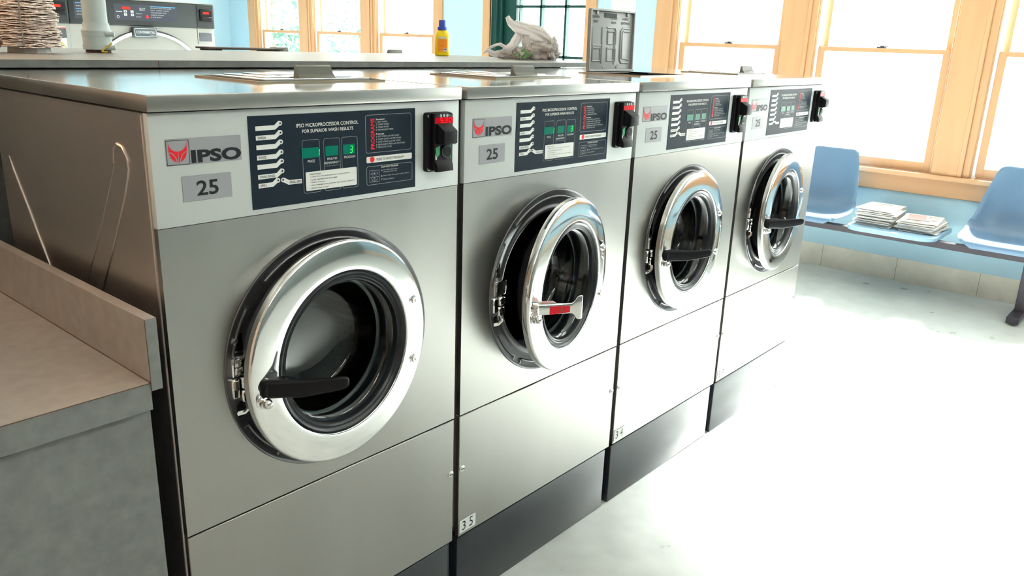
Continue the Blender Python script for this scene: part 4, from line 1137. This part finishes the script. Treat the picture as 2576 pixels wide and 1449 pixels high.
obj('mount', boxm('mount', M['beam'], 4.60, 4.80, .03, .23, .4005, .4045), t)

# newspapers: folded papers, one object each
def m_news(seed):
    rnd = random.Random(seed); bm = bmesh.new(); L, Wd = .30, .215; T = rnd.uniform(.006, .010)
    nx, ny, lay = 8, 6, 3
    for q in range(lay):
        z0 = T*q/lay; z1 = z0+T/lay*.62; dx, dy = rnd.uniform(-.004, .004), rnd.uniform(-.004, .004)
        g = {}
        for i in range(nx+1):
            for j in range(ny+1):
                x, y = -L/2+L*i/nx+dx, -Wd/2+Wd*j/ny+dy; wv = .0008*math.sin(i*1.1+seed)*math.sin(j*1.3+seed)
                g[i, j] = (bm.verts.new((x, y, z0+.0009+wv)), bm.verts.new((x, y, z1+.0009+wv)))
        for i in range(nx):
            for j in range(ny):
                for s in (0, 1): bm.faces.new([g[p][s] for p in ((i, j), (i+1, j), (i+1, j+1), (i, j+1))])
        for i in range(nx):
            for j in (0, ny): bm.faces.new([g[i, j][0], g[i+1, j][0], g[i+1, j][1], g[i, j][1]])
        for j in range(ny):
            for i in (0, nx): bm.faces.new([g[i, j][0], g[i, j+1][0], g[i, j+1][1], g[i, j][1]])
    # printed columns on the top page
    for c in range(4):
        for r in range(9):
            if rnd.random() < .25: continue
            x = -L/2+.02+r*.028; y = -Wd/2+.02+c*.045
            f = bm.faces.new([bm.verts.new((a, b, T+.0012)) for a, b in ((x, y), (x+rnd.uniform(.008, .02), y), (x+.016, y+.036), (x, y+.036))]); f.material_index = 1 if rnd.random() < .85 else 2
    return finish('newspaper', bm, [M['paper'], mat('newsprint_ink', (.40, .39, .38), .8), mat('newsprint_red', (.55, .12, .12), .7) if seed % 3 == 0 else M['greyprint']], 30), T+.0016
variants = [m_news(s) for s in range(6)]
rr = random.Random(3)
def stack(cx, cy, n, which, neigh):
    z = .4275
    for k in range(n):
        me, T = variants[(k*5+n) % 6]
        o = obj('newspaper', me, loc=(cx+rr.uniform(-.014, .014), cy+rr.uniform(-.010, .010), z)); o.rotation_euler = (0, 0, rr.uniform(-.11, .11))
        z += T
        if k == n-1: lab = 'folded newspaper on top of the %s stack on the blue table' % which
        elif k == 0: lab = 'folded newspaper at the very bottom of the %s stack on the blue table' % which
        elif k == n-2: lab = 'folded newspaper second from the top of the %s stack' % which
        else: lab = 'folded newspaper number %d up from the bottom of the %s stack' % (k+1, which)
        tag(o, lab, 'newspaper', 'newspapers in the %s stack, %s' % (which, neigh))
    return z
z1 = stack(4.775, .245, 11, 'taller left', 'beside the left chair')
z2 = stack(4.775, .0, 7, 'shorter right', 'beside the right chair')
# a loose red printed flyer on the right stack
bm = bmesh.new(); box(bm, -.10, .10, -.07, .07, 0, .0016); 
for k in range(6): 
    f = bm.faces.new([bm.verts.new(v) for v in ((-.09+.03*k, -.05, .0018), (-.075+.03*k, -.05, .0018), (-.075+.03*k, .05, .0018), (-.09+.03*k, .05, .0018))]); f.material_index = 1
o = obj('flyer', finish('flyer', bm, [M['white'], mat('flyer_red', (.6, .1, .12), .6)]), loc=(4.80, .04, z2+.001)); o.rotation_euler = (0, 0, .25); tag(o, 'red and white printed flyer lying on the shorter newspaper stack', 'flyer')

# ------------------------------------------------------------------ plants and posts outside
def tree(x, y, h, r, label, leafm, n=1400, seed=1, bare=False):
    rnd = random.Random(seed); t = thing('tree', label, 'tree', (x, y, -.12), 0, 'trees outside the windows')
    bm = bmesh.new(); tube(bm, [(0, 0, 0), (.05, 0, h*.4), (0, .05, h*.8)], .1, 8, radii=[.10, .07, .03])
    tips = []
    for k in range(26 if bare else 12):
        z = h*rnd.uniform(.2, .8); a = rnd.uniform(0, 6.28); L = r*rnd.uniform(.5, 1.0)
        p = [Vector((0, 0, z)), Vector((L*.5*math.cos(a), L*.5*math.sin(a), z+L*.25)), Vector((L*math.cos(a+.3), L*math.sin(a+.3), z+L*.6))]
        tube(bm, p, .03, 6, radii=[.03, .018, .006])
        if bare:
            for q in range(5):
                s = p[1].lerp(p[2], rnd.random()); e = s+Vector((rnd.uniform(-.4, .4), rnd.uniform(-.4, .4), rnd.uniform(0, .5))); tube(bm, [s, e], .008, 5, radii=[.009, .003])
    obj('trunk', finish('trunk', bm, M['bark'], 60), t)
    bm = bmesh.new()
    for k in range(n):
        a, b = rnd.uniform(0, 6.28), rnd.uniform(-1, 1); q = (1-b*b)**.5; rr_ = r*rnd.uniform(.6, 1.05)*(1+.3*math.sin(a*3+b*4))
        c = Vector((rr_*q*math.cos(a), rr_*q*math.sin(a), h*.55+h*.45*b*rr_/r)); s = rnd.uniform(.04, .10)
        u = Vector((rnd.uniform(-1, 1), rnd.uniform(-1, 1), rnd.uniform(-1, 1))).normalized(); v = u.orthogonal().normalized()
        bm.faces.new([bm.verts.new(c+w_) for w_ in (u*s, v*s*.6, -u*s, -v*s*.6)])
    obj('foliage', finish('foliage', bm, leafm), t)
tree(9.5, 14.2, 3.6, 1.2, 'pale green tree seen through the leftmost window', M['leaf'], 4200, 1)
tree(14.0, 18.1, 2.5, 1.6, 'pale green bush seen through the second window', M['leaf'], 3600, 2)
tree(20.0, 22.0, 5.0, 1.7, 'thin bare-branched tree seen through the third window', M['bark'], 260, 3, True)
tree(15.0, 11.6, 1.7, .9, 'low bush seen through the green door glass', M['leaf2'], 260, 4)
